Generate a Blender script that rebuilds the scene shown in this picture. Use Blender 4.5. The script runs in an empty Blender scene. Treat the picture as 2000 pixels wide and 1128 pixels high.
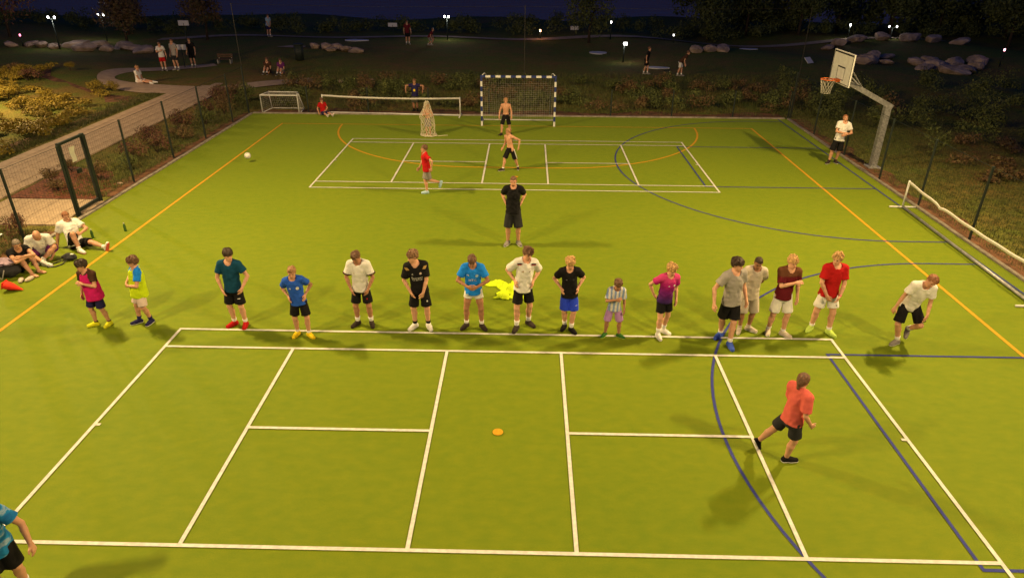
import bpy, bmesh, math, random
import numpy as np
from mathutils import Vector, Matrix
from mathutils.bvhtree import BVHTree

SC = bpy.context.scene
COL = SC.collection
R = math.radians

# ------------------------------------------------------------------ camera
cam_d = bpy.data.cameras.new('camera')
cam = bpy.data.objects.new('camera', cam_d)
COL.objects.link(cam)
SC.camera = cam
cam_d.sensor_fit = 'HORIZONTAL'
cam_d.sensor_width = 36.0
cam_d.lens = 1320.39 / 2000 * 36
cam_d.clip_end = 4000
CAM = Vector((0.3671, -28.8629, 6.9711))
_y, _p, _r = -0.0193, 0.4732, 0.0066
_f = Vector((math.sin(_y)*math.cos(_p), math.cos(_y)*math.cos(_p), -math.sin(_p)))
_rt = Vector((math.cos(_y), -math.sin(_y), 0))
_u = _rt.cross(_f)
_r2 = math.cos(_r)*_rt + math.sin(_r)*_u
_u2 = -math.sin(_r)*_rt + math.cos(_r)*_u
cam.matrix_world = Matrix(((_r2.x, _u2.x, -_f.x, CAM.x), (_r2.y, _u2.y, -_f.y, CAM.y), (_r2.z, _u2.z, -_f.z, CAM.z), (0, 0, 0, 1)))

# ------------------------------------------------------------------ dusk sky
W = bpy.data.worlds.new('World')
SC.world = W
W.use_nodes = True
nt = W.node_tree
bg = nt.nodes['Background']
sky = nt.nodes.new('ShaderNodeTexSky')
sky.sky_type = 'NISHITA'
sky.sun_disc = False
sky.sun_elevation = R(-0.6)
sky.ozone_density = 5.6
sky.sun_rotation = R(180)
sky.altitude = 50
nt.links.new(sky.outputs[0], bg.inputs[0])
bg.inputs[1].default_value = 0.33
SC.view_settings.view_transform = 'Standard'
SC.view_settings.look = 'None'
SC.view_settings.exposure = 0.0
SC.view_settings.gamma = 1.0

FLOOD_POWER = 3400
FLOOD_COLOR = (1.0, 0.70, 0.30)

# ------------------------------------------------------------------ helpers
rng = random.Random(7)
NR = np.random.RandomState(3)

def lin(c):
    """sRGB 0-255 triple to linear rgba"""
    return tuple(((v/255)/12.92 if v/255 <= 0.04045 else ((v/255+0.055)/1.055)**2.4) for v in c) + (1.0,)

MATS = {}
def mat(name, col, rough=0.7, var=0.12, scale=6.0, bump=0.0, bscale=60.0, metal=0.0, spec=0.3, sss=0.0, emit=None, estr=0.0, col2=None, alpha=1.0):
    """plain procedural material: base colour broken up by noise, optional fine relief"""
    if name in MATS:
        return MATS[name]
    m = bpy.data.materials.new(name)
    MATS[name] = m
    m.use_nodes = True
    t = m.node_tree
    b = t.nodes['Principled BSDF']
    c = col if len(col) == 4 else tuple(col) + (1.0,)
    tc = t.nodes.new('ShaderNodeTexCoord')
    nz = t.nodes.new('ShaderNodeTexNoise')
    nz.inputs['Scale'].default_value = scale
    nz.inputs['Detail'].default_value = 5
    t.links.new(tc.outputs['Object'], nz.inputs['Vector'])
    mx = t.nodes.new('ShaderNodeMix')
    mx.data_type = 'RGBA'
    hi = tuple(min(1, v*(1+var)) for v in c[:3]) + (1,)
    lo = tuple(v*(1-var) for v in c[:3]) + (1,)
    if col2 is not None:
        hi = tuple(col2[:3]) + (1,)
    rmp = t.nodes.new('ShaderNodeMapRange')
    rmp.inputs[1].default_value = 0.35
    rmp.inputs[2].default_value = 0.65
    t.links.new(nz.outputs[0], rmp.inputs[0])
    t.links.new(rmp.outputs[0], mx.inputs[0])
    mx.inputs[6].default_value = lo
    mx.inputs[7].default_value = hi
    t.links.new(mx.outputs[2], b.inputs['Base Color'])
    b.inputs['Roughness'].default_value = rough
    b.inputs['Metallic'].default_value = metal
    b.inputs['Specular IOR Level'].default_value = spec
    if sss:
        b.inputs['Subsurface Weight'].default_value = sss
        b.inputs['Subsurface Radius'].default_value = (0.02, 0.008, 0.004)
        b.inputs['Subsurface Scale'].default_value = 0.5
    if bump:
        n2 = t.nodes.new('ShaderNodeTexNoise')
        n2.inputs['Scale'].default_value = bscale
        n2.inputs['Detail'].default_value = 4
        t.links.new(tc.outputs['Object'], n2.inputs['Vector'])
        bp = t.nodes.new('ShaderNodeBump')
        bp.inputs['Strength'].default_value = bump
        bp.inputs['Distance'].default_value = 0.02
        t.links.new(n2.outputs[0], bp.inputs['Height'])
        t.links.new(bp.outputs[0], b.inputs['Normal'])
    if emit is not None:
        b.inputs['Emission Color'].default_value = tuple(emit) + (1,)
        b.inputs['Emission Strength'].default_value = estr
    if alpha < 1:
        b.inputs['Alpha'].default_value = alpha
    return m

def leaf_mat(name, cols, rough=0.6, trans=0.25):
    """foliage: each leaf picks its own tint from the 'rnd' attribute"""
    m = bpy.data.materials.new(name)
    m.use_nodes = True
    t = m.node_tree
    b = t.nodes['Principled BSDF']
    at = t.nodes.new('ShaderNodeAttribute')
    at.attribute_name = 'rnd'
    cr = t.nodes.new('ShaderNodeValToRGB')
    el = cr.color_ramp.elements
    while len(el) < len(cols):
        el.new(0.5)
    for i, c in enumerate(cols):
        el[i].position = i/(len(cols)-1)
        el[i].color = tuple(c) + (1,)
    t.links.new(at.outputs['Fac'], cr.inputs[0])
    t.links.new(cr.outputs[0], b.inputs['Base Color'])
    b.inputs['Roughness'].default_value = rough
    b.inputs['Specular IOR Level'].default_value = 0.2
    MATS[name] = m
    return m

def fast_mesh(name, v, f, smooth=True):
    """v (n,3), f (m,k) arrays -> mesh"""
    v = np.asarray(v, np.float32)
    f = np.asarray(f, np.int32)
    me = bpy.data.meshes.new(name)
    me.vertices.add(len(v))
    me.vertices.foreach_set('co', v.ravel())
    k = f.shape[1]
    me.loops.add(f.size)
    me.loops.foreach_set('vertex_index', f.ravel())
    me.polygons.add(len(f))
    me.polygons.foreach_set('loop_start', np.arange(0, f.size, k, dtype=np.int32))
    me.polygons.foreach_set('loop_total', np.full(len(f), k, np.int32))
    me.polygons.foreach_set('use_smooth', np.full(len(f), smooth, bool))
    me.update(calc_edges=True)
    return me

class MB:
    """collects polygons; build() links them as one mesh object"""
    def __init__(s):
        s.v = []; s.f = []; s.uv = None
    def add(s, v, f):
        n = len(s.v)
        s.v += [tuple(p) for p in v]
        s.f += [tuple(i+n for i in q) for q in f]
    def box(s, lo, hi, bev=0.0):
        x0, y0, z0 = lo; x1, y1, z1 = hi
        if bev:
            b = bev
            pts = []
            for z, o in ((z0, b), (z0+b, 0), (z1-b, 0), (z1, b)):
                pts += [(x0+o+(b if not o else 0)*0, y0+o, z), (x1-o, y0+o, z), (x1-o, y1-o, z), (x0+o, y1-o, z)]
            fs = [(3, 2, 1, 0), (12, 13, 14, 15)]
            for r in range(3):
                for i in range(4):
                    j = (i+1) % 4
                    fs.append((r*4+i, r*4+j, r*4+4+j, r*4+4+i))
            s.add(pts, fs)
        else:
            s.add([(x0, y0, z0), (x1, y0, z0), (x1, y1, z0), (x0, y1, z0), (x0, y0, z1), (x1, y0, z1), (x1, y1, z1), (x0, y1, z1)],
                  [(3, 2, 1, 0), (4, 5, 6, 7), (0, 1, 5, 4), (1, 2, 6, 5), (2, 3, 7, 6), (3, 0, 4, 7)])
    def tube(s, pts, rad, n=8, cap=True, squash=1.0):
        pts = [Vector(p) for p in pts]
        if not hasattr(rad, '__len__'):
            rad = [rad]*len(pts)
        rings = []
        prev = None
        for i, p in enumerate(pts):
            d = (pts[min(i+1, len(pts)-1)] - pts[max(i-1, 0)])
            d.normalize()
            if prev is None:
                a = Vector((0, 0, 1)) if abs(d.z) < 0.9 else Vector((1, 0, 0))
                x = d.cross(a).normalized()
            else:
                x = (prev - d*prev.dot(d)).normalized()
            prev = x
            y = d.cross(x)
            rings.append([p + (x*math.cos(2*math.pi*k/n) + y*math.sin(2*math.pi*k/n)*squash)*rad[i] for k in range(n)])
        v = [q for r_ in rings for q in r_]
        f = []
        for i in range(len(rings)-1):
            for k in range(n):
                j = (k+1) % n
                f.append((i*n+k, i*n+j, i*n+n+j, i*n+n+k))
        if cap:
            f.append(tuple(range(n))[::-1])
            f.append(tuple((len(rings)-1)*n+k for k in range(n)))
        s.add(v, f)
    def bar(s, a, b, w, h, up=(0, 0, 1)):
        """rectangular bar from a to b"""
        a, b = Vector(a), Vector(b)
        d = (b-a).normalized()
        u = Vector(up)
        x = d.cross(u)
        if x.length < 1e-4:
            x = d.cross(Vector((0, 1, 0)))
        x.normalize()
        u = x.cross(d)
        v = []
        for p in (a, b):
            for sx, su in ((-1, -1), (1, -1), (1, 1), (-1, 1)):
                v.append(p + x*sx*w/2 + u*su*h/2)
        s.add(v, [(3, 2, 1, 0), (4, 5, 6, 7), (0, 1, 5, 4), (1, 2, 6, 5), (2, 3, 7, 6), (3, 0, 4, 7)])
    def mesh(s, name, smooth=False):
        me = bpy.data.meshes.new(name)
        me.from_pydata(s.v, [], s.f)
        if smooth:
            me.polygons.foreach_set('use_smooth', [True]*len(me.polygons))
        me.update()
        return me
    def build(s, name, m, parent=None, smooth=False, loc=None):
        return link(name, s.mesh(name, smooth), m, parent, loc)

def link(name, me, m, parent=None, loc=None):
    o = bpy.data.objects.new(name, me)
    COL.objects.link(o)
    if m is not None and me is not None and not me.materials:
        me.materials.append(m)
    if parent is not None:
        o.parent = parent
    if loc is not None:
        o.location = loc
    return o

def tag(o, label=None, cat=None, group=None, kind=None):
    if label: o['label'] = label
    if cat: o['category'] = cat
    if group: o['group'] = group
    if kind: o['kind'] = kind
    return o

def empty(name, loc=(0, 0, 0), label=None, cat=None, group=None):
    o = bpy.data.objects.new(name, None)
    COL.objects.link(o)
    o.location = loc
    o.empty_display_size = 0.2
    return tag(o, label, cat, group)

def copy_tree(o, parent=None):
    c = o.copy()
    COL.objects.link(c)
    c.parent = parent
    for ch in list(o.children):
        copy_tree(ch, c)
    return c

def smooth01(a, b, x):
    t = min(1, max(0, (x-a)/(b-a)))
    return t*t*(3-2*t)

def gz(x, y):
    """height of the park ground: flat round the pitch, gently rolling behind, falling to the lake"""
    w = max(smooth01(9, 18, y), smooth01(19, 26, abs(x)))
    h = 0.30*math.sin(x*0.21+1.1)*math.cos(y*0.17+x*0.05) + 0.16*math.sin(x*0.37+y*0.29+2.0)
    return w*h - 3.2*smooth01(46, 62, y)

# ------------------------------------------------------------------ materials of the place
def ground_mat():
    m = bpy.data.materials.new('park_lawn')
    m.use_nodes = True
    t = m.node_tree
    b = t.nodes['Principled BSDF']
    tc = t.nodes.new('ShaderNodeTexCoord')
    def noise(s, d=6):
        n = t.nodes.new('ShaderNodeTexNoise')
        n.inputs['Scale'].default_value = s
        n.inputs['Detail'].default_value = d
        t.links.new(tc.outputs['Object'], n.inputs['Vector'])
        return n
    n1, n2, n3 = noise(0.16), noise(1.1), noise(14)
    cr = t.nodes.new('ShaderNodeValToRGB')
    el = cr.color_ramp.elements
    el[0].position, el[0].color = 0.40, (0.125, 0.165, 0.030, 1)
    el[1].position, el[1].color = 0.66, (0.225, 0.140, 0.048, 1)
    ad = t.nodes.new('ShaderNodeMix')
    ad.data_type = 'FLOAT'
    ad.inputs[0].default_value = 0.45
    t.links.new(n1.outputs[0], ad.inputs[2])
    t.links.new(n2.outputs[0], ad.inputs[3])
    t.links.new(ad.outputs[0], cr.inputs[0])
    mx = t.nodes.new('ShaderNodeMix')
    mx.data_type = 'RGBA'
    mx.blend_type = 'MULTIPLY'
    mx.inputs[0].default_value = 0.8
    c2 = t.nodes.new('ShaderNodeValToRGB')
    c2.color_ramp.elements[0].position, c2.color_ramp.elements[0].color = 0.3, (0.45, 0.45, 0.45, 1)
    c2.color_ramp.elements[1].position, c2.color_ramp.elements[1].color = 0.7, (1.3, 1.3, 1.2, 1)
    t.links.new(n3.outputs[0], c2.inputs[0])
    t.links.new(cr.outputs[0], mx.inputs[6])
    t.links.new(c2.outputs[0], mx.inputs[7])
    t.links.new(mx.outputs[2], b.inputs['Base Color'])
    b.inputs['Roughness'].default_value = 0.95
    b.inputs['Specular IOR Level'].default_value = 0.1
    bp = t.nodes.new('ShaderNodeBump')
    bp.inputs['Strength'].default_value = 0.9
    bp.inputs['Distance'].default_value = 0.08
    t.links.new(n3.outputs[0], bp.inputs['Height'])
    t.links.new(bp.outputs[0], b.inputs['Normal'])
    return m

def turf_mat():
    m = bpy.data.materials.new('artificial_turf')
    m.use_nodes = True
    t = m.node_tree
    b = t.nodes['Principled BSDF']
    tc = t.nodes.new('ShaderNodeTexCoord')
    mp = t.nodes.new('ShaderNodeMapping')
    mp.inputs['Scale'].default_value = (0.62, 1.0, 1.0)
    t.links.new(tc.outputs['Object'], mp.inputs['Vector'])
    def noise(s, d, src):
        n = t.nodes.new('ShaderNodeTexNoise')
        n.inputs['Scale'].default_value = s
        n.inputs['Detail'].default_value = d
        t.links.new(src, n.inputs['Vector'])
        return n
    n1 = noise(7.0, 9, mp.outputs[0])
    n2 = noise(0.22, 3, tc.outputs['Object'])
    n3 = noise(170, 3, tc.outputs['Object'])
    n4 = noise(60, 5, tc.outputs['Object'])
    cr = t.nodes.new('ShaderNodeValToRGB')
    el = cr.color_ramp.elements
    el[0].position, el[0].color = 0.36, (0.102, 0.157, 0.0040, 1)
    el[1].position, el[1].color = 0.64, (0.163, 0.195, 0.0050, 1)
    a1 = t.nodes.new('ShaderNodeMix'); a1.data_type = 'FLOAT'; a1.inputs[0].default_value = 0.5
    t.links.new(n1.outputs[0], a1.inputs[2]); t.links.new(n4.outputs[0], a1.inputs[3])
    a2 = t.nodes.new('ShaderNodeMix'); a2.data_type = 'FLOAT'; a2.inputs[0].default_value = 0.22
    t.links.new(a1.outputs[0], a2.inputs[2]); t.links.new(n2.outputs[0], a2.inputs[3])
    t.links.new(a2.outputs[0], cr.inputs[0])
    mx = t.nodes.new('ShaderNodeMix'); mx.data_type = 'RGBA'; mx.blend_type = 'MULTIPLY'; mx.inputs[0].default_value = 1.0
    c2 = t.nodes.new('ShaderNodeValToRGB')
    c2.color_ramp.elements[0].position, c2.color_ramp.elements[0].color = 0.25, (0.62, 0.62, 0.62, 1)
    c2.color_ramp.elements[1].position, c2.color_ramp.elements[1].color = 0.75, (1.3, 1.3, 1.3, 1)
    t.links.new(n3.outputs[0], c2.inputs[0])
    t.links.new(cr.outputs[0], mx.inputs[6]); t.links.new(c2.outputs[0], mx.inputs[7])
    t.links.new(mx.outputs[2], b.inputs['Base Color'])
    b.inputs['Roughness'].default_value = 0.75
    b.inputs['Specular IOR Level'].default_value = 0.15
    b.inputs['Sheen Weight'].default_value = 0.15
    b.inputs['Sheen Tint'].default_value = (0.6, 0.9, 0.1, 1)
    bp = t.nodes.new('ShaderNodeBump')
    bp.inputs['Strength'].default_value = 0.55
    bp.inputs['Distance'].default_value = 0.01
    t.links.new(n3.outputs[0], bp.inputs['Height'])
    t.links.new(bp.outputs[0], b.inputs['Normal'])
    return m

M_GROUND = ground_mat()
M_TURF = turf_mat()
M_WHITE = mat('white_turf_fibre', (0.57, 0.56, 0.53), 0.8, 0.11, 14, 0.4, 150)
M_YELLOW = mat('yellow_turf_fibre', (0.50, 0.255, 0.008), 0.8, 0.14, 30, 0.3, 150)
M_BLUE = mat('blue_turf_fibre', (0.028, 0.036, 0.20), 0.8, 0.14, 30, 0.3, 150)
M_CONC = mat('concrete_kerb', (0.24, 0.21, 0.17), 0.9, 0.25, 5, 0.4, 60)
M_SLAB = mat('path_slab', (0.40, 0.30, 0.20), 0.9, 0.14, 3.0, 0.35, 50)
M_SOIL = mat('bare_soil', (0.13, 0.062, 0.03), 0.95, 0.45, 3.0, 1.0, 22)
M_MULCH = mat('red_mulch', (0.15, 0.05, 0.026), 0.95, 0.5, 9.0, 1.0, 30)
M_DGREEN = mat('dark_green_coated_steel', (0.018, 0.026, 0.021), 0.55, 0.2, 8)
M_GALV = mat('galvanised_steel', (0.33, 0.33, 0.33), 0.42, 0.25, 12, 0.1, 80, 0.5)
M_WPAINT = mat('white_painted_metal', (0.62, 0.62, 0.60), 0.45, 0.08, 6)
M_BPAINT = mat('blue_painted_metal', (0.022, 0.035, 0.15), 0.45, 0.12, 6)
M_NETW = mat('white_net_cord', (0.40, 0.38, 0.33), 0.85, 0.15, 20)
M_ORANGE = mat('orange_painted_rim', (0.65, 0.13, 0.02), 0.45, 0.1, 20)
M_BLACK = mat('black_paint_line', (0.02, 0.018, 0.016), 0.6, 0.2, 10)
M_ROCK = mat('granite_boulder', (0.38, 0.28, 0.21), 0.9, 0.35, 2.5, 0.8, 14)
M_BARK = mat('tree_bark', (0.05, 0.034, 0.022), 0.9, 0.4, 8, 0.8, 40)
# ------------------------------------------------------------------ ground, pitch and its markings
def sheet(name, x0, x1, y0, y1, nx, ny, zf, m, parent=None):
    xs = np.linspace(x0, x1, nx+1); ys = np.linspace(y0, y1, ny+1)
    v = [(x, y, zf(x, y)) for y in ys for x in xs]
    f = [(j*(nx+1)+i, j*(nx+1)+i+1, (j+1)*(nx+1)+i+1, (j+1)*(nx+1)+i) for j in range(ny) for i in range(nx)]
    return link(name, fast_mesh(name, v, f), m, parent)

g = sheet('ground', -130, 130, -90, 90, 130, 90, lambda x, y: gz(x, y)-0.03, M_GROUND)
tag(g, kind='structure')

M_WATER = bpy.data.materials.new('lake_water'); M_WATER.use_nodes = True
_b = M_WATER.node_tree.nodes['Principled BSDF']
_b.inputs['Base Color'].default_value = (0.012, 0.018, 0.040, 1)
_b.inputs['Roughness'].default_value = 0.16
_n = M_WATER.node_tree.nodes.new('ShaderNodeTexNoise'); _n.inputs['Scale'].default_value = 0.6; _n.inputs['Detail'].default_value = 6
_t = M_WATER.node_tree.nodes.new('ShaderNodeTexCoord')
_m = M_WATER.node_tree.nodes.new('ShaderNodeMapping'); _m.inputs['Scale'].default_value = (0.4, 1.6, 1)
_bp = M_WATER.node_tree.nodes.new('ShaderNodeBump'); _bp.inputs['Strength'].default_value = 0.35; _bp.inputs['Distance'].default_value = 0.2
M_WATER.node_tree.links.new(_t.outputs['Object'], _m.inputs[0]); M_WATER.node_tree.links.new(_m.outputs[0], _n.inputs['Vector'])
M_WATER.node_tree.links.new(_n.outputs[0], _bp.inputs['Height']); M_WATER.node_tree.links.new(_bp.outputs[0], _b.inputs['Normal'])
w_ = MB(); w_.add([(-1500, 50, -1.6), (1500, 50, -1.6), (1500, 2500, -1.6), (-1500, 2500, -1.6)], [(0, 1, 2, 3)])
tag(w_.build('lake_water', M_WATER), kind='structure')

t_ = MB(); t_.box((-12.02, -42.0, -0.10), (12.02, 1.80, 0.0))
turf = tag(t_.build('turf_pitch', M_TURF), kind='structure')

def strip(pts, w, z, closed=False):
    """flat painted strip following a polyline"""
    n = len(pts); L = []; Rr = []
    for i in range(n):
        a = pts[(i-1) % n] if (closed or i > 0) else pts[i]
        c = pts[(i+1) % n] if (closed or i < n-1) else pts[i]
        dx, dy = c[0]-a[0], c[1]-a[1]
        l = math.hypot(dx, dy) or 1
        nx, ny = -dy/l, dx/l
        L.append((pts[i][0]+nx*w/2, pts[i][1]+ny*w/2, z)); Rr.append((pts[i][0]-nx*w/2, pts[i][1]-ny*w/2, z))
    v = L + Rr
    f = []
    for i in range(n if closed else n-1):
        j = (i+1) % n
        f.append((n+i, n+j, j, i))
    return v, f

def line(name, pts, w, z, m):
    b = MB(); b.add(*strip(pts, w, z)); return b.build(name, m, turf)

ZY, ZB, ZW = 0.004, 0.008, 0.012
XL, XR = -10.10, 9.93
line('yellow_side_line', [(XL, 0.04), (XL, -41.5)], 0.075, ZY, M_YELLOW)
line('yellow_side_line', [(XR, 0.04), (XR, -41.5)], 0.075, ZY, M_YELLOW)
line('yellow_goal_line', [(XL+.04, 0), (XR-.04, 0)], 0.06, ZY, M_YELLOW)
d_pts = [(-1.5-6*math.cos(a), -6*math.sin(a)) for a in np.linspace(0.006, math.pi/2, 40)] + [(1.5+6*math.cos(a), -6*math.sin(a)) for a in np.linspace(math.pi/2, 0.006, 40)]
line('yellow_goal_area_line', d_pts, 0.075, ZY+0.0006, M_YELLOW)
for cy, k0, k1 in ((-5.43, -3.03, -7.83), (-20.29, -17.80, -22.79)):
    cx, rr = 10.33, 6.74
    arc = [(11.62, cy+rr)] + [(cx-rr*math.sin(a), cy+rr*math.cos(a)) for a in np.linspace(0, math.pi, 70)] + [(11.62, cy-rr)]
    line('blue_three_point_line', arc, 0.048, ZB, M_BLUE)
    line('blue_key_line', [(11.6, k0), (6.19, k0)], 0.05, ZB+.0007, M_BLUE)
    line('blue_key_line', [(6.19, k0+.025), (6.19, k1-.025)], 0.048, ZB+.0014, M_BLUE)
    line('blue_key_line', [(6.19, k1), (11.6, k1)], 0.05, ZB+.0007, M_BLUE)
line('blue_base_line', [(11.62, 1.75), (11.62, -41)], 0.05, ZB+.0021, M_BLUE)
WL = 0.056
for (x0, x1, y0, y1) in ((-6.49, 6.49, -2.40, -8.39), (-6.53, 6.48, -17.25, -23.30)):
    i0, i1, cy = y0-.66, y1+.62, (y0+y1)/2
    if y0 > -5:
        i0, i1 = y0-.52, y1+.60
    vs = (x0+2.49, x0+5.45, x1-5.38, x1-2.45)
    for y in (y0, y1): line('white_court_line', [(x0-WL/2, y), (x1+WL/2, y)], WL, ZW, M_WHITE)
    for x in (x0, x1): line('white_court_line', [(x, y0), (x, y1)], WL, ZW+.0008, M_WHITE)
    for y in (i0, i1): line('white_court_line', [(x0, y), (x1, y)], WL, ZW+.0016, M_WHITE)
    for x in vs: line('white_court_line', [(x, i0), (x, i1)], WL, ZW+.0024, M_WHITE)
    cyy = cy if y0 > -5 else -20.29
    line('white_court_line', [(vs[0], cyy), (vs[1], cyy)], WL, ZW+.0032, M_WHITE)
    line('white_court_line', [(vs[2], cyy), (vs[3], cyy)], WL, ZW+.0032, M_WHITE)
    line('white_centre_mark', [(x0-.01, cyy), (x0+.10, cyy)], WL, ZW+.0032, M_WHITE)
    line('white_centre_mark', [(x1+.01, cyy), (x1-.10, cyy)], WL, ZW+.0032, M_WHITE)
for (x, y, r_) in ((-0.01, -20.29, 0.085), (0.06, -7.06, 0.075)):
    b = MB(); b.add([(x+r_*math.cos(a), y+r_*math.sin(a), 0.016) for a in np.linspace(0, 2*math.pi, 21)[:-1]], [tuple(range(20))])
    b.build('yellow_spot', M_YELLOW, turf)

# kerb stones round the turf, one metre each, as parts of one edging
kerb = tag(empty('kerb_edging', (0, 0, 0)), kind='structure')
def kerb_me(w, l):
    b = MB(); b.box((-w/2, -l/2, -0.15), (w/2, l/2, 0.055), 0.012); return b.mesh('kerb_stone')
kv = kerb_me(0.11, 0.992); kh = kerb_me(0.992, 0.11)
for sx in (-1, 1):
    for i in range(20):
        y = 1.3 - i
        o = link('kerb_stone', kv, M_CONC, kerb, (sx*12.08, y, rng.uniform(-.006, .006)))
for i in range(24):
    link('kerb_stone', kh, M_CONC, kerb, (-11.6+i*1.0+.05, 1.86, rng.uniform(-.006, .006)))

# bare soil beyond the kerbs, sheets a little above the lawn
def poly_sheet(name, pts, z, m, wob=0.0):
    b = MB(); b.add([(x, y, gz(x, y)+z) for x, y in pts], [tuple(range(len(pts)))])
    return tag(b.build(name, m), kind='structure')
def spline(P, k=6):
    P = [np.array(p, float) for p in P]; out = []
    for i in range(len(P)-1):
        a, b_, c, d = P[max(i-1, 0)], P[i], P[i+1], P[min(i+2, len(P)-1)]
        for j in range(k):
            t = j/k
            out.append(tuple(.5*((2*b_)+(c-a)*t+(2*a-5*b_+4*c-d)*t*t+(3*b_-a-3*c+d)*t**3)))
    return out+[tuple(P[-1])]
def ribbon(name, L, Rr, z, m):
    if len(L) < 20:
        L, Rr = spline(L), spline(Rr)
    v = [(x, y, gz(x, y)+z) for x, y in L] + [(x, y, gz(x, y)+z) for x, y in Rr]
    n = len(L)
    b = MB(); b.add(v, [(i, n+i, n+i+1, i+1) for i in range(n-1)])
    return tag(b.build(name, m, smooth=True), kind='structure')
def wav(x, y, a=0.25): return x + a*math.sin(y*1.7)+a*.6*math.sin(y*4.1+1)
ys = np.linspace(1.9, -19, 60)
ribbon('soil_strip', [(-12.15, y) for y in ys if y > -9.6], [(wav(-12.85, y), y) for y in ys if y > -9.6], -0.012, M_SOIL)
ribbon('soil_strip', [(-12.15, y) for y in ys if y < -12.0], [(wav(-13.4, y), y) for y in ys if y < -12.0], -0.012, M_SOIL)
ribbon('soil_strip', [(wav(12.75, y, .18), y) for y in ys], [(12.15, y) for y in ys], -0.012, M_SOIL)
xs_ = np.linspace(-12, 12, 50)
ribbon('soil_strip', [(x, 2.9+.3*math.sin(x*1.3)) for x in xs_], [(x, 1.95) for x in xs_], -0.012, M_SOIL)
poly_sheet('mulch_bed', [(-15.35, -9.70), (-12.6, -9.70), (-12.75, -8.3), (-13.6, -7.0), (-15.4, -6.4)], -0.006, M_MULCH)

# paved path with long slabs, then the curving far stretch
path = tag(empty('path', (0, 0, 0)), kind='structure')
def slab_me(w, l):
    b = MB(); b.box((-w/2, -l/2, -0.06), (w/2, l/2, 0.0), 0.006); return b.mesh('paving_slab')
s1 = slab_me(0.412, 2.085); s2 = slab_me(0.385, 2.03)
for i in range(6):
    for j in range(11):
        yy = -14.2 + j*2.1 + (0.7*(i % 3) if False else (i*0.7) % 2.1) - 1.0
        link('paving_slab', s1, M_SLAB, path, (-17.80+i*0.425, yy, 0.018+rng.uniform(-.004, .004)))
for i in range(7):
    link('paving_slab', s2, M_SLAB, path, (-15.03+i*0.40, -10.82, 0.020+rng.uniform(-.004, .004)))
pl = [(-18.05, 6.0), (-18.6, 6.1), (-19.6, 6.2), (-21.3, 7.0), (-22.7, 8.2), (-23.7, 9.8), (-24.2, 11.5), (-23.9, 13.0), (-22.6, 14.0), (-21.4, 15.2), (-19.8, 16.0)]
pr = [(-15.5, 6.6), (-16.2, 7.7), (-18.6, 8.15), (-20.5, 8.6), (-21.9, 9.0), (-22.7, 9.7), (-23.0, 10.9), (-22.8, 12.0), (-21.6, 13.0), (-20.4, 14.2), (-19.2, 15.2)]
ribbon('far_path', pl, pr, 0.015, M_SLAB)
ribbon('far_path', [(-16.2, 7.7), (-14.5, 9.6), (-12.0, 10.9)], [(-15.5, 6.6), (-13.6, 8.3), (-11.5, 9.6)], 0.013, M_SLAB)
ribbon('lakeside_path', [(x, 29.9+.5*math.sin(x*.2)) for x in np.linspace(-30, 34, 40)], [(x, 28.9+.5*math.sin(x*.2)) for x in np.linspace(-30, 34, 40)], 0.03, M_SLAB)
poly_sheet('far_path_end', [(-17.3, 20.9), (-16.0, 20.3), (-15.2, 20.6), (-15.3, 21.2), (-16.4, 21.6)], 0.03, M_SLAB)

# ------------------------------------------------------------------ floodlight masts beside the pitch, just out of the frame
M_LENS = mat('flood_lens', (0.9, 0.8, 0.6), 0.3, 0.02, emit=FLOOD_COLOR, estr=40)
def flood_mast(x, y, tx, ty, label, power):
    r_ = empty('floodlight_mast', (x, y, gz(x, y)), label, 'floodlight', None)
    H = 11.6
    b = MB(); b.tube([(0, 0, -.3), (0, 0, 3), (0, 0, H)], [.11, .10, .055], 12); b.build('pole', M_GALV, r_, True)
    b = MB(); b.box((-.18, -.18, -.05), (.18, .18, .04), .01); b.build('base_plate', M_GALV, r_)
    d = Vector((tx-x, ty-y, -H)).normalized()
    side = d.cross(Vector((0, 0, 1))).normalized()
    b = MB(); b.bar(Vector((0, 0, H-.05))-side*.75, Vector((0, 0, H-.05))+side*.75, .07, .07); b.build('crossarm', M_GALV, r_)
    up = side.cross(d)
    for s in (-1, 1):
        c = Vector((0, 0, H)) + side*s*.5 + d*.22
        h = MB(); h.bar(c-d*.09, c+d*.03, .46, .34, up); ho = h.build('lamp_head', M_DGREEN, r_)
        e = MB(); e.bar(c+d*.031, c+d*.036, .40, .28, up); e.build('lens', M_LENS, ho)
    L = bpy.data.lights.new('floodlight', 'AREA')
    L.shape = 'RECTANGLE'; L.size = 1.3; L.size_y = .32
    L.energy = power; L.color = FLOOD_COLOR
    L.spread = R(166)
    lo = bpy.data.objects.new('floodlight', L); COL.objects.link(lo); lo.parent = r_
    c = Vector((0, 0, H)) + d*.30
    zz = -d; xx = side; yy = zz.cross(xx)
    lo.matrix_local = Matrix(((xx.x, yy.x, zz.x, c.x), (xx.y, yy.y, zz.y, c.y), (xx.z, yy.z, zz.z, c.z), (0, 0, 0, 1)))
flood_mast(-13.6, -12.75, 0.5, -14.0, 'tall floodlight mast beside the seated men by the gate', FLOOD_POWER*.97)
flood_mast(13.6, -12.75, -0.5, -14.0, 'tall floodlight mast beside the low net on the basketball side', FLOOD_POWER*.97)
flood_mast(-13.6, -27.4, 0.5, -23.5, 'tall floodlight mast left of the nearest court end', FLOOD_POWER*.72)
flood_mast(13.6, -27.4, -0.5, -23.5, 'tall floodlight mast right of the nearest court end', FLOOD_POWER*.72)

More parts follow.
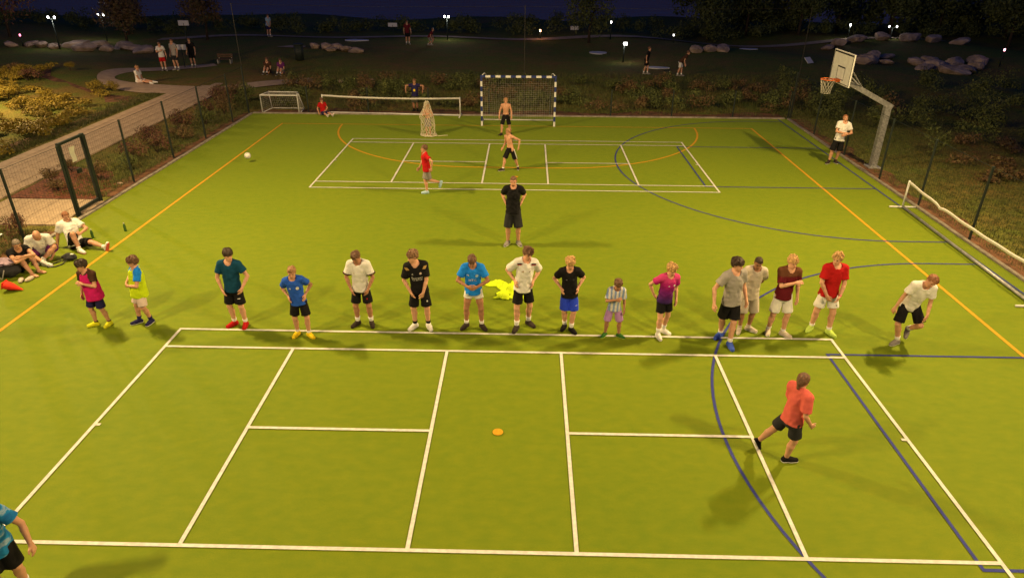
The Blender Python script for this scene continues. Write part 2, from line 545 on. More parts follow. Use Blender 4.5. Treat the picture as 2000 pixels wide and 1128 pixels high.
# ------------------------------------------------------------------ wire fences
def fence(name, pts, hgt, label, wire_step=0.10, rail=True):
    """posts at pts, thin double-rod wire between neighbours that are closer than 3.2 m"""
    r_ = empty(name, (pts[0][0], pts[0][1], 0), label, 'fence')
    ox, oy = pts[0]
    pm = MB(); pm.tube([(0, 0, -.3), (0, 0, hgt)], .034, 8)
    pme = pm.mesh('fence_post')
    wires = MB(); rails = MB()
    for i, (x, y) in enumerate(pts):
        p = link('fence_post', pme, M_DGREEN, r_, (x-ox, y-oy, 0))
        if i+1 < len(pts):
            x2, y2 = pts[i+1]
            l = math.hypot(x2-x, y2-y)
            if l > 3.3: continue
            n = int(l/wire_step)
            dx, dy = (x2-x)/l, (y2-y)/l
            for k in range(1, n):
                px, py = x-ox+dx*l*k/n, y-oy+dy*l*k/n
                wires.bar((px, py, .08), (px, py, hgt-.03), .0024, .0024, (dx, dy, 0))
            for z in np.arange(.10, hgt, .20):
                wires.bar((x-ox, y-oy, z), (x2-ox, y2-oy, z), .0022, .0024)
            rails.bar((x-ox, y-oy, hgt-.03), (x2-ox, y2-oy, hgt-.03), .008, .010)
    o = wires.build('wire_mesh', mat('dark_fence_wire', (.010, .013, .011), .7, .2), r_); o['kind'] = 'stuff'
    if rail: rails.build('top_rail', M_DGREEN, r_)
    return r_
FX = 12.32
fence('wire_fence', [(-FX, -9.88), (-FX, -8.03), (-FX, -5.28), (-FX, -2.55), (-FX, .2), (-FX, 2.05)], 2.0, 'dark wire fence along the path side, beyond the open gate')
fence('wire_fence', [(-FX, -11.12), (-FX-.12, -13.15), (-FX-.12, -15.8), (-FX-.12, -18.4)], 2.0, 'dark wire fence behind the three seated men')
fence('wire_fence', [(FX-.1, 2.0), (FX-.1, -.9), (FX-.1, -3.9), (FX-.1, -6.75), (FX-.1, -9.3), (FX-.1, -11.95), (FX-.1, -14.5), (FX-.1, -17.2)], 2.0, 'dark wire fence along the basketball hoop side')
fence('wire_fence', [(-FX+2.75*i, 2.10) for i in range(10)][:9]+[(FX-.15, 2.10)], 1.15, 'low dark wire fence behind the striped goal', rail=False)
bs = empty('ball_stop_poles', (0, 2.3, 0), 'three tall thin poles of the ball stop behind the striped goal', 'fence')
for x in (-12.4, .25, 12.4):
    b = MB(); b.tube([(x, 0, -.3), (x, 0, 4.6)], [.018, .014], 8); b.build('pole', M_BLACK, bs)
b = MB(); b.tube([(-12.4, 0, 4.55), (-6, 0, 4.48), (.25, 0, 4.55), (6, 0, 4.48), (12.4, 0, 4.55)], .006, 4); b.build('top_cable', M_BLACK, bs)

# gate with paper notice
gt = empty('gate', (-FX, -11.05, 0), 'dark green open-framed pedestrian gate with a paper notice', 'gate')
for y in (0.0, 1.08):
    b = MB(); b.bar((0, y, -.2), (0, y, 2.06), .09, .09, (0, 1, 0)); b.build('gate_post', M_DGREEN, gt)
for z, t in ((2.02, .07), (.12, .09)):
    b = MB(); b.bar((0, .046, z), (0, 1.034, z), .06, t); b.build('gate_rail', M_DGREEN, gt)
b = MB()
for k in range(1, 12): b.bar((0, .04+k*.083, .17), (0, .04+k*.083, 1.98), .004, .004, (0, 1, 0))
for z in np.arange(.3, 1.95, .2): b.bar((0, .05, z), (0, 1.03, z), .004, .005)
o = b.build('wire_mesh', M_DGREEN, gt); o['kind'] = 'stuff'
b = MB(); b.box((-.012, .46, 1.07), (.045, .62, 1.20), .006)
b.build('lock_box', M_DGREEN, gt)
v = []
for j in range(5):
    for i in range(4):
        v.append((.016+.012*math.sin(j*1.2+i), .36+i*.075+.02*math.sin(j*2), 1.42+j*.105))
b = MB(); b.add(v, [(j*4+i, j*4+i+1, j*4+i+5, j*4+i+4) for j in range(4) for i in range(3)])
b.build('paper_notice', mat('paper', (0.6, 0.58, 0.5), .9, .06), gt, True)
b = MB(); b.box((-12.36, -10.99, -.05), (-12.17, -10.0, .05), .01); tag(b.build('threshold', M_SLAB), kind='structure')

# ------------------------------------------------------------------ handball goal with striped frame
def striped(parent, a, b, n, white_first, size=.08, name='post_band'):
    """bands of alternating paint as separate pieces; returns nothing"""
    a, b = Vector(a), Vector(b)
    for i, (t0, t1, w) in enumerate(n):
        m = MB(); m.bar(a+(b-a)*t0, a+(b-a)*t1, size, size, (0, 1, 0)); m.build('white_band' if w else 'blue_band', M_WPAINT if w else M_BPAINT, parent)
gl = empty('striped_goal', (0.02, 0.0, 0), 'blue and white striped handball goal with a sagging net', 'goal')
zs = []
z = 0
w = True
while z < 2.0-.25:
    zs.append((z/2.0, (z+.205)/2.0, w)); z += .205; w = not w
zs.append((z/2.0, 1.0, False))
for x in (-1.54, 1.54): striped(gl, (x, 0, 0.002), (x, 0, 2.0), zs, True)
cs = []
L_ = 3.16; st = L_/15.0
for i in range(15): cs.append((i/15.0, (i+1)/15.0, i % 2 == 1))
striped(gl, (-1.58, 0, 2.04), (1.58, 0, 2.04), cs, False)
for x in (-1.54, 1.54):
    b = MB(); b.tube([(x, .04, 2.05), (x*.93, .45, 2.10), (x*.90, .85, 1.98)], .018, 6); b.build('net_bracket', M_WPAINT, gl, True)
    b = MB(); b.tube([(x, .04, .03), (x, 1.0, .03)], .022, 6); b.build('ground_bar', M_GALV, gl, True)
b = MB(); b.tube([(-1.54, 1.0, .03), (1.54, 1.0, .03)], .024, 6); b.build('rear_bar', M_WPAINT, gl, True)
b = MB()
def gp(u, v):
    """goal net surface: u across, v from rear bar (0) up to the crossbar (1)"""
    x = -1.54 + 3.08*u
    sag = math.sin(math.pi*u)
    z = 0.03 + 2.0*v - .10*sag*math.sin(math.pi*v)
    y = 1.0*(1-v)**.8*.85 + .12*math.sin(math.pi*v)+.25*sag*math.sin(math.pi*v)*.6 + .06*(1-v)
    if v > .9: y = y*(1-v)/.1*0.9+.05
    return (x, y, z)
nu, nv = 31, 21
for i in range(nu+1):
    b.tube([gp(i/nu, j/nv) for j in range(nv+1)], .0030, 3, False)
for j in range(nv+1):
    b.tube([gp(i/nu, j/nv) for i in range(nu+1)], .0030, 3, False)
for s in (0, 1):
    for j in range(1, 20):
        z = j*.1
        p = gp(s, min(1, (z)/2.0))
        b.tube([((-1.54 if s == 0 else 1.54), .04, z), p], .004, 3, False)
o = b.build('goal_net', M_NETW, gl); o['kind'] = 'stuff'

# small white training goal
sg = empty('mini_goal', (-10.75, 2.05-.1, 0), 'small white training goal in the far corner of the pitch', 'goal')
A_ = [(-.87, -.05, .0), (-.87, -.05, .80), (.80, -.05, .80), (.80, -.05, 0)]
b = MB(); b.tube(A_, .032, 8); b.build('front_frame', M_WPAINT, sg, True)
b = MB(); b.tube([(-.72, .62, .82), (.62, .62, .82)], .024, 8); b.tube([(-.87, -.05, .80), (-.72, .62, .82)], .022, 6); b.tube([(.80, -.05, .80), (.62, .62, .82)], .022, 6)
b.build('top_frame', M_WPAINT, sg, True)
b = MB(); b.tube([(-.87, -.05, .03), (-.75, .9, .03), (.75, .9, .03), (.86, -.05, .03)], .024, 6); b.tube([(.62, .62, .82), (.75, .9, .03)], .022, 6); b.tube([(-.72, .62, .82), (-.75, .9, .03)], .022, 6)
b.build('rear_frame', M_WPAINT, sg, True)
b = MB()
def q4(a, b_, c, d, u, v):
    a, b_, c, d = map(Vector, (a, b_, c, d))
    return (a*(1-u)+b_*u)*(1-v)+(d*(1-u)+c*u)*v
for Q, nu_, nv_ in ((((-.75, .9, .03), (.75, .9, .03), (.62, .62, .82), (-.72, .62, .82)), 16, 9), (((-.87, -.05, .03), (-.75, .9, .03), (-.72, .62, .82), (-.87, -.05, .8)), 8, 9), (((.80, -.05, .03), (.75, .9, .03), (.62, .62, .82), (.80, -.05, .8)), 8, 9), (((-.87, -.05, .8), (.8, -.05, .8), (.62, .62, .82), (-.72, .62, .82)), 16, 6)):
    for i in range(nu_+1): b.tube([q4(*Q, i/nu_, j/4) for j in range(5)], .0045, 3, False)
    for j in range(nv_+1): b.tube([q4(*Q, i/4, j/nv_) for i in range(5)], .0045, 3, False)
o = b.build('goal_net', M_NETW, sg); o['kind'] = 'stuff'

# portable nets: posts with feet, bottom bar, white top tape that sags, dark mesh
def portable_net(P0, P1, label, sag, kink=None):
    P0, P1 = Vector(P0), Vector(P1)
    r_ = empty('portable_net', P0, label, 'net')
    D = P1-P0; d = D.normalized(); n = Vector((-d.y, d.x, 0))
    H = .84
    for p in (Vector((0, 0, 0)), D):
        b = MB(); b.tube([p+Vector((0, 0, .03)), p+Vector((0, 0, H))], .026, 8); b.build('net_post', M_WPAINT, r_, True)
        b = MB(); b.tube([p-n*.38+Vector((0, 0, .03)), p+n*.38+Vector((0, 0, .03))], .028, 8); b.build('net_foot', M_WPAINT, r_, True)
    b = MB(); b.tube([Vector((0, 0, .045)), D+Vector((0, 0, .045))], .036, 8); b.build('bottom_bar', M_GALV if kink else M_WPAINT, r_, True)
    N = 40
    def top(t): 
        z = H-.01-sag*4*t*(1-t)
        if kink: z -= kink*math.exp(-((t-.30)/.02)**2)*.4
        return D*t+Vector((0, 0, z))+n*.01*math.sin(t*37)
    v = []; f = []
    for i in range(N+1):
        p = top(i/N); e = .006
        v += [p+n*e+Vector((0, 0, .0)), p+n*e-Vector((0, 0, .075)), p-n*e-Vector((0, 0, .075)), p-n*e]
        if i:
            o_ = 4*(i-1)
            for k in range(4): f.append((o_+k, o_+(k+1) % 4, o_+4+(k+1) % 4, o_+4+k))
    b = MB(); b.add(v, f); b.build('top_tape', mat('white_tape', (.62, .6, .56), .8, .08, 20), r_, True)
    b = MB()
    for i in range(1, 122):
        t = i/122
        p = top(t); b.bar(p-Vector((0, 0, .05)), (p.x, p.y, .06), .0013, .0013)
    for z in np.arange(.1, .74, .05):
        b.tube([D*t+Vector((0, 0, min(z, top(t).z-.05))) for t in np.linspace(0, 1, 9)], .0009, 3, False)
    o = b.build('net_mesh', mat('black_net_cord', (.03, .03, .03), .9, .2), r_); o['kind'] = 'stuff'
    return r_
portable_net((-8.86, 2.02, 0), (-2.60, 1.70, 0), 'low white-topped portable net standing in front of the far fence', .07)
portable_net((11.62, -9.55, 0), (11.42, -15.75, 0), 'low portable net with white tape beside the right fence', .10, .12)

# ------------------------------------------------------------------ basketball hoop
hp = empty('basketball_hoop', (12.62, -5.35, 0), 'grey cranked basketball stand with white backboard and orange rim', 'basketball hoop')
b = MB(); b.bar((0, 0, -.2), (0.0, 0, 2.12), .20, .20, (0, 1, 0)); b.build('post', M_GALV, hp)
b = MB(); b.bar((.13, 0, 2.08), (-1.72, -.05, 2.98), .18, .16); b.build('arm', M_GALV, hp)
b = MB(); b.box((-.22, -.22, -.05), (.22, .22, .03), .01); b.build('base_plate', M_GALV, hp)
XB = -1.84
b = MB(); b.box((XB-.02, -.84, 2.84), (XB+.02, .70, 3.86), .006); bb = b.build('backboard', M_WPAINT, hp)
def rect_frame(y0, y1, z0, z1, t, name, top_t=None):
    b = MB()
    tt = top_t or t
    for (a0, a1, c0, c1) in ((y0, y1, z1-tt, z1), (y0, y1, z0, z0+t), (y0, y0+t, z0+t, z1-tt), (y1-t, y1, z0+t, z1-tt)):
        b.add([(XB-.0235, a0, c0), (XB-.0235, a0, c1), (XB-.0235, a1, c1), (XB-.0235, a1, c0)], [(0, 1, 2, 3)])
    return b.build(name, M_BLACK, bb)
rect_frame(-.815, .675, 2.87, 3.83, .022, 'border_line', .05)
rect_frame(-.36, .22, 2.98, 3.40, .022, 'target_box', .045)
b = MB()
for s in (-.55, .45): b.bar((XB+.03, s, 3.45), (-1.05, -.03+.05*(1 if s > 0 else -1), 2.73), .035, .035)
b.build('brace', M_GALV, hp)
rc = Vector((XB-.38, -.07, 2.98)); rr = .228
b = MB(); b.tube([rc+Vector((rr*math.cos(a), rr*math.sin(a), 0)) for a in np.linspace(0, 2*math.pi, 33)], .013, 8, False); b.build('rim', M_ORANGE, hp, True)
b = MB(); b.box((XB-.16, -.16, 2.90), (XB-.021, .03, 3.0), .01); b.build('rim_bracket', M_ORANGE, hp)
b = MB()
for k in range(12):
    for dr in (1, -1):
        pts = []
        for j in range(9):
            t = j/8
            a = 2*math.pi*(k+dr*.5*j*.5)/12
            r_ = rr*(1-.42*t+.10*max(0, t-.75)*2)
            pts.append(rc+Vector((r_*math.cos(a), r_*math.sin(a), -.45*t)))
        b.tube(pts, .006, 4, False)
for t in (.98,): b.tube([rc+Vector((rr*.62*math.cos(a), rr*.62*math.sin(a), -.45*t)) for a in np.linspace(0, 2*math.pi, 25)], .005, 4, False)
o = b.build('hoop_net', M_NETW, hp); o['kind'] = 'stuff'
# ------------------------------------------------------------------ small things on the turf
def ico(r, sub, seed, amp, sc=(1, 1, 1), freq=1.3, flat=None):
    bm = bmesh.new(); bmesh.ops.create_icosphere(bm, subdivisions=sub, radius=1)
    rs = np.random.RandomState(seed); ph = rs.uniform(0, 6.28, (8, 3)); fr = rs.uniform(.6, 2.2, (8, 3))*freq
    for v in bm.verts:
        c = v.co; n = 0
        for k in range(8): n += math.sin(c.x*fr[k][0]*2+ph[k][0])*math.sin(c.y*fr[k][1]*2+ph[k][1])*math.sin(c.z*fr[k][2]*2+ph[k][2])
        v.co = c*(1+amp*n)
        v.co = Vector((v.co.x*sc[0], v.co.y*sc[1], v.co.z*sc[2]))*r
        if flat is not None and v.co.z < flat: v.co.z = flat
    me = bpy.data.meshes.new('m'); bm.to_mesh(me); bm.free()
    return me

# football: white with dark patches as raised panels
bl = empty('football', (-9.42, -5.75, 0.24), 'white football near the left yellow line', 'ball')
me = ico(.11, 3, 1, 0.0); me.polygons.foreach_set('use_smooth', [True]*len(me.polygons)); link('ball_skin', me, mat('white_ball_leather', (.66, .64, .6), .5, .05, 20), bl)
phi = (1+5**.5)/2
for (x, y, z) in [(0, s1_, s2_*phi) for s1_ in (-1, 1) for s2_ in (-1, 1)]+[(s1_, s2_*phi, 0) for s1_ in (-1, 1) for s2_ in (-1, 1)]+[(s2_*phi, 0, s1_) for s1_ in (-1, 1) for s2_ in (-1, 1)]:
    n = Vector((x, y, z)).normalized(); a = n.orthogonal().normalized(); c_ = n.cross(a)
    b = MB(); b.add([(n+(a*math.cos(t)+c_*math.sin(t))*.27).normalized()*.1112 for t in np.linspace(0, 2*math.pi, 6)[:-1]]+[n*.1118], [(i, (i+1) % 5, 5) for i in range(5)]); b.build('dark_panel', mat('grey_ball_panel', (.42, .42, .42), .5, .1), bl, True)

# training bibs dropped in a heap: crumpled cloth sheets, each a thing
M_BIB = mat('neon_yellow_bib', (0.56, 0.74, 0.008), .85, .10, 8, .4, 90)
M_BIBR = mat('red_bib', (0.72, 0.03, 0.012), .8, .10, 8, .4, 90)
def cloth(name, cx, cy, lx, ly, rot, amp, seed, m, label, cat, group=None, base=.02, hole=True):
    rs = np.random.RandomState(seed); nx, ny = 26, 26
    ph = rs.uniform(0, 6.28, (10, 2)); kk = rs.uniform(4, 15, (10, 2)); th = rs.uniform(0, 3.14, 10)
    v = []
    for j in range(ny+1):
        for i in range(nx+1):
            u, w = i/nx-.5, j/ny-.5
            # rounded outline with irregular edge
            ang = math.atan2(w, u); edge = 1+.16*math.sin(3*ang+ph[0][0])+.13*math.sin(5*ang+ph[1][0])+.07*math.sin(9*ang+ph[2][0])
            x, y = u*lx*edge, w*ly*edge
            h = 0
            for k in range(10): h += math.sin((x*math.cos(th[k])+y*math.sin(th[k]))*kk[k][0]*2.2+ph[k][0])*(.55 if k > 4 else 1)
            h = abs(h)/4.5
            e = max(0, 1-(2*max(abs(u), abs(w)))**4)
            z = base+1.25*amp*(h**.7)*e+.006
            v.append((x, y, z))
    f = [(j*(nx+1)+i, j*(nx+1)+i+1, (j+1)*(nx+1)+i+1, (j+1)*(nx+1)+i) for j in range(ny) for i in range(nx)]
    n = len(v)
    v2 = [(x*1.0, y*1.0, 0.004) for x, y, z in v]
    o = link(name, fast_mesh(name, v+v2, f+[tuple(reversed([q+n for q in ff])) for ff in f]+[(a, b_, b_+n, a+n)[::-1] for a, b_ in [(i, i+1) for i in range(nx)]]+[(a+n, b_+n, b_, a)[::-1] for a, b_ in [(ny*(nx+1)+i, ny*(nx+1)+i+1) for i in range(nx)]]+[(a+n, b_+n, b_, a)[::-1] for a, b_ in [(j*(nx+1), (j+1)*(nx+1)) for j in range(ny)]]+[(a, b_, b_+n, a+n)[::-1] for a, b_ in [(j*(nx+1)+nx, (j+1)*(nx+1)+nx) for j in range(ny)]]), m)
    o.location = (cx, cy, 0); o.rotation_euler = (0, 0, R(rot))
    return tag(o, label, cat, group)
for a in ((-.20, -15.08, .46, .30, -28, .08, 1, 'crumpled neon yellow bib, leftmost of the heap on the turf'),
          (.06, -15.33, .50, .42, 20, .12, 2, 'crumpled neon yellow bib in the middle of the heap on the turf'),
          (.26, -15.02, .44, .34, 60, .11, 3, 'crumpled neon yellow bib at the back of the heap on the turf'),
          (-.06, -15.66, .34, .24, -15, .07, 5, 'crumpled neon yellow bib nearest the camera in the heap'),
          (.30, -15.58, .40, .32, 35, .10, 6, 'crumpled neon yellow bib of the heap beside the tall white jersey player')):
    cloth('training_bib', *a[:7], M_BIB, a[7], 'bib', 'yellow bibs dropped in a heap')
cn = empty('marker_cone', (-10.98, -15.72, 0.13), 'red ribbed cone lying on its side by the left edge', 'cone')
b = MB()
n = 20; prof = [(-.24, .125), (-.20, .145), (0, .115), (.18, .05), (.30, .012)]
v = [(x, r_*math.cos(2*math.pi*k/n)*(1+.05*(k % 2)), r_*math.sin(2*math.pi*k/n)*.85*(1+.05*(k % 2))) for x, r_ in prof for k in range(n)]
b.add(v, [(i*n+k, i*n+(k+1) % n, (i+1)*n+(k+1) % n, (i+1)*n+k) for i in range(len(prof)-1) for k in range(n)]+[tuple(range(n))[::-1]])
b.build('cone_body', M_BIBR, cn, True)
cn.rotation_euler = (0, R(20), R(4)); cn.scale = (.72, .72, .72); cn.location.z = .10
b = MB(); b.box((-.265, -.13, -.115), (-.241, .13, .115), .006); b.build('cone_base', M_BIBR, cn)

def bottle(x, y, s, label):
    r_ = empty('bottle', (x, y, 0), label, 'bottle')
    b = MB(); b.tube([(0, 0, 0), (0, 0, .02), (0, 0, .15), (0, 0, .20), (0, 0, .215)], [.03*s, .034*s, .034*s, .02*s, .014*s], 12); b.build('bottle_body', mat('green_glass', (.05, .12, .03), .15, .1), r_, True)
    b = MB(); b.tube([(0, 0, .215), (0, 0, .245)], .0165*s, 10); b.build('cap', mat('grey_cap', (.4, .42, .38), .5, .1), r_, True)
bottle(-10.97, -12.68, 1, 'green drinking bottle close behind the man in white leaning back')
bottle(-10.36, -12.20, 1, 'green drinking bottle standing next to the yellow line')

# dark holdall with a towel on top, camera bag with strap, loose shoes
M_BAG = mat('black_bag_fabric', (.022, .022, .026), .8, .25, 12, .4, 60)
bg_ = empty('sports_bag', (-11.58, -15.02, 0), 'black sports bag with a lilac towel on top at the left edge', 'bag')
me = ico(.30, 4, 11, .05, (1.0, .72, .62), 1.2, -.185*1.0); me.polygons.foreach_set('use_smooth', [True]*len(me.polygons)); link('bag_body', me, M_BAG, bg_, (0, 0, .185))
me = ico(.24, 4, 12, .13, (1.15, .8, .28), 2.2); me.polygons.foreach_set('use_smooth', [True]*len(me.polygons)); link('towel', me, mat('lilac_towel', (.30, .22, .30), .95, .2, 10, .7, 80), bg_, (.02, .02, .37))
b = MB(); b.tube([(-.1, -.2, .28), (-.06, -.26, .1), (.05, -.27, .06), (.12, -.22, .27)], .014, 6); b.build('strap', mat('grey_strap', (.2, .19, .18), .8, .1), bg_, True)
cb = empty('shoulder_bag', (-10.78, -14.12, 0), 'small black bag with a looped strap between the seated men and the line', 'bag')
me = ico(.16, 3, 15, .07, (1.15, .7, .55), 1.4, -.085); me.polygons.foreach_set('use_smooth', [True]*len(me.polygons)); link('bag_body', me, M_BAG, cb, (.05, .06, .088))
b = MB(); b.tube([(-.02, -.03, .05), (-.16, -.12, .02), (-.28, -.28, .015), (-.22, -.40, .015), (-.06, -.36, .015), (.03, -.22, .015), (.04, -.02, .05)], .014, 6); b.build('strap', M_BAG, cb, True)
b = MB(); b.box((.12, .0, .155), (.19, .05, .185), .006); b.build('clasp', M_WPAINT, cb)
for x, y, a, lb in ((-11.13, -15.26, 25, 'pale slip-on shoe in front of the black bag, the left one of the pair'), (-10.98, -15.19, -10, 'pale slip-on shoe in front of the black bag, the right one of the pair')):
    me = ico(.13, 3, 21, .03, (.42, 1.0, .36), 1.0, -.03); me.polygons.foreach_set('use_smooth', [True]*len(me.polygons))
    o = link('loose_shoe', me, mat('pale_shoe', (.45, .38, .32), .8, .15, 20), None, (x, y, .04)); o.rotation_euler = (0, 0, R(a)); tag(o, lb, 'shoe', 'pair of loose shoes')

# ------------------------------------------------------------------ plants
def leaves(n, rx, ry, rz, size, seed, shell=.55, droop=0.0, cz=0.0, lump=5):
    """n small bent leaves through a lumpy crown volume -> (verts, faces, rnd)"""
    rs = np.random.RandomState(seed)
    cen = rs.normal(0, 1, (lump, 3)); cen /= np.linalg.norm(cen, axis=1)[:, None]; cen *= rs.uniform(.35, .72, (lump, 1)); cen[:, 2] = np.abs(cen[:, 2])*.9-.25
    rad = rs.uniform(.32, .6, lump)
    k = rs.randint(0, lump, n)
    d = rs.normal(0, 1, (n, 3)); d /= np.linalg.norm(d, axis=1)[:, None]
    rr_ = rs.uniform(shell**3, 1, n)**(1/3.)
    p = cen[k]+d*(rad[k]*rr_)[:, None]
    p = p*np.array([rx, ry, rz]); p[:, 2] += cz
    nrm = d+rs.normal(0, .6, (n, 3)); nrm[:, 2] += .5; nrm /= np.linalg.norm(nrm, axis=1)[:, None]
    t = np.cross(nrm, rs.normal(0, 1, (n, 3))); t /= np.linalg.norm(t, axis=1)[:, None]
    b_ = np.cross(nrm, t)
    s = size*rs.uniform(.6, 1.35, n)[:, None]
    v = np.stack([p-t*s, p+b_*s*.45-nrm*s*.12, p+t*s, p-b_*s*.45-nrm*s*.12], 1).reshape(-1, 3)
    f = np.arange(4*n).reshape(n, 4)
    rnd = np.repeat(np.clip(rs.uniform(0, 1, n)*.75+.25*(k/lump), 0, 1), 4)
    return v, f, rnd

def leaf_mesh(name, parts, m):
    v = np.concatenate([a[0] for a in parts]); off = np.cumsum([0]+[len(a[0]) for a in parts])[:-1]
    f = np.concatenate([a[1]+o for a, o in zip(parts, off)])
    r_ = np.concatenate([a[2] for a in parts])
    v[:, 2] = np.maximum(v[:, 2], .012)
    me = fast_mesh(name, v, f, False)
    at = me.attributes.new('rnd', 'FLOAT', 'POINT'); at.data.foreach_set('value', r_.astype(np.float32))
    me.materials.append(m)
    return me

L_GREEN = leaf_mat('dark_green_leaves', [(.05, .062, .018), (.09, .11, .03), (.15, .16, .042)])
L_RED = leaf_mat('reddish_leaves', [(.07, .026, .022), (.15, .06, .048), (.14, .09, .034), (.10, .10, .034)])
L_YEL = leaf_mat('yellow_shrub_leaves', [(.14, .095, .017), (.22, .165, .02), (.31, .23, .025), (.18, .17, .03)])
L_BRN = leaf_mat('brown_leaves', [(.08, .048, .024), (.16, .095, .042), (.12, .12, .04)])

def branches(parent, rx, rz, n, seed, m=None):
    rs = np.random.RandomState(seed); b = MB()
    for i in range(n):
        a = rs.uniform(0, 6.28); l = rs.uniform(.5, .95)
        b.tube([(0, 0, 0), (math.cos(a)*rx*.25*l, math.sin(a)*rx*.25*l, rz*.35*l), (math.cos(a)*rx*.6*l, math.sin(a)*rx*.6*l, rz*.85*l)], [.018, .012, .005], 5)
    return b.build('stems', m or M_BARK, parent)

# mixed shrubs between the path and the left fence: three kinds, copied
def shrub_proto(kind, seed):
    r_ = empty('shrub')
    m = {'red': L_RED, 'green': L_GREEN, 'brown': L_BRN, 'yellow': L_YEL}[kind]
    link('foliage', leaf_mesh('foliage', [leaves(900, .62, .62, .55, .042, seed, .35, cz=.48)], m), None, r_)
    branches(r_, .5, .8, 7, seed)
    return r_
protos = {k: [shrub_proto(k, 31+i*7+j) for j in range(2)] for i, k in enumerate(('red', 'green', 'brown', 'yellow'))}
used = set()
def shrub(kind, x, y, s, sz, label, group, j=None):
    j = rng.randint(0, 1) if j is None else j
    p = protos[kind][j]
    if (kind, j) in used:
        o = copy_tree(p)
    else:
        o = p; used.add((kind, j))
    o.location = (x, y, gz(x, y)-.02); o.scale = (s, s, sz); o.rotation_euler = (0, 0, rng.uniform(0, 6.28))
    return tag(o, label, 'shrub', group)
for x, y, s, sz, k in ((-13.5, -7.9, .75, .85, 'brown'), (-13.1, -6.8, .7, .75, 'green'), (-13.5, -5.9, .9, 1.0, 'red'), (-13.2, -4.7, .8, .95, 'red'), (-13.7, -3.7, 1.0, 1.15, 'red'), (-13.1, -2.8, .85, .9, 'brown'), (-13.8, -1.6, 1.0, 1.2, 'red'), (-13.2, -.5, .9, 1.0, 'green'), (-13.8, .6, 1.0, 1.25, 'red'), (-13.3, 1.7, .95, 1.1, 'brown'), (-13.9, 2.9, 1.1, 1.3, 'red'), (-13.0, 3.9, 1.0, 1.1, 'green'), (-13.9, 5.0, 1.2, 1.3, 'brown'), (-14.6, 4.2, .9, 1.1, 'red')):
    shrub(k, x, y, s, sz, {'red': 'reddish leafy shrub between the path and the left fence', 'green': 'green leafy shrub between the path and the left fence', 'brown': 'brownish leafy shrub between the path and the left fence'}[k], k+' shrubs along the left fence')
for x, y, s, w_ in ((-14.2, -9.0, .6, 'nearest to the gate'), (-14.9, -8.2, .65, 'middle of three'), (-15.0, -7.0, .6, 'farthest from the gate')):
    shrub('brown', x, y, s, s, 'low brown shrub in the mulch bed, '+w_, 'shrubs in the mulch bed')
shrub('red', -12.95, -12.6, .55, .95, 'dark reddish bush at the fence post behind the seated men', None)
for i in range(34):
    y = rng.uniform(-5.5, 10.5); x = -19.2-rng.uniform(0, 6.2)-.30*max(0, y-2)
    if x > -24.8 and y > 6.6: continue
    s = rng.uniform(.7, 1.15)
    shrub('yellow', x, y, s, s*rng.uniform(.6, .85), 'yellow-leaved low shrub in the bed left of the path', 'yellow shrubs left of the path')
for i in range(12):
    y = rng.uniform(-4, 9); x = -25.5-rng.uniform(0, 5)
    shrub(rng.choice(('red', 'brown')), x, y, 1.1, .8, 'russet shrub behind the yellow shrubs at the left edge', 'russet shrubs at the left edge')

YB = [(-19.0-rng.uniform(0, 8)-.30*max(0, y-2), y, rng.uniform(.5, .95), rng.uniform(.16, .34)) for y in np.linspace(-6, 10.5, 90)]
YB = [q for q in YB if not (q[0] > -25.2 and q[1] > 5.6)]
# the dark planting that fills the slope behind the far fence reads as one mass
def mass(name, spots, m, label, seed, n=420, size=.06):
    parts = []
    for i, (x, y, rx, rz) in enumerate(spots):
        v, f, r_ = leaves(n, rx, rx, rz, size, seed+i, .3, cz=rz*.7, lump=4)
        v[:, 2] = np.maximum(v[:, 2], .012)
        v = v+np.array([x, y, gz(x, y)])
        parts.append((v, f, r_))
    v = np.concatenate([a[0] for a in parts]); off = np.cumsum([0]+[len(a[0]) for a in parts])[:-1]
    f = np.concatenate([a[1]+o for a, o in zip(parts, off)])
    me = fast_mesh(name, v, f, False)
    at = me.attributes.new('rnd', 'FLOAT', 'POINT'); at.data.foreach_set('value', np.concatenate([a[2] for a in parts]).astype(np.float32))
    return tag(link(name, me, m), label, 'plants', kind='stuff')
sp = [(rng.uniform(-12.5, 17), rng.uniform(3.0, 9.5), rng.uniform(.5, 1.0), rng.uniform(.35, .75)) for _ in range(85)]
mass('shrub_planting', sp[:50], L_GREEN, 'dark green shrub planting behind the far fence', 200)
mass('shrub_planting', sp[50:], L_BRN, 'brown withered planting behind the far fence', 300)
sp = [(rng.uniform(13.3, 27), rng.uniform(-4.0, 9), rng.uniform(.7, 1.2), rng.uniform(.5, 1.1)) for _ in range(46)]
sp = [s for s in sp if s[0] > 14.5 or s[1] > 1]
mass('shrub_planting', sp, L_GREEN, 'dark shrub planting behind the basketball hoop', 400)
sp = [(rng.uniform(15.5, 30), rng.uniform(-9.0, -2), rng.uniform(.4, .9), rng.uniform(.15, .35)) for _ in range(40)]
mass('low_planting', sp, L_BRN, 'low brown planting right of the basketball hoop', 470, 260)
poly_sheet('bed_soil', [(-18.5, -7), (-18.6, 5.0), (-21, 5.6), (-25.5, 8.5), (-27, 11), (-33, 11), (-30, 2), (-27, -7)], -.015, M_SOIL)
mass('flower_bed', YB, L_YEL, 'yellow and orange ground planting left of the path', 610, 300)
sp = [(rng.uniform(15.5, 62), rng.uniform(36, 46), rng.uniform(1.8, 2.8), rng.uniform(1.6, 2.9)) for _ in range(60)]
mass('lakeside_wood', sp, L_GREEN, 'dark wood on the shore behind the backboard', 700, 420, .2)
sp = [(x+rng.uniform(-1, 1), 31.5+rng.uniform(-.6, 4), rng.uniform(1.0, 1.7), rng.uniform(.8, 1.25)) for x in np.arange(-48, 52, 1.15)]
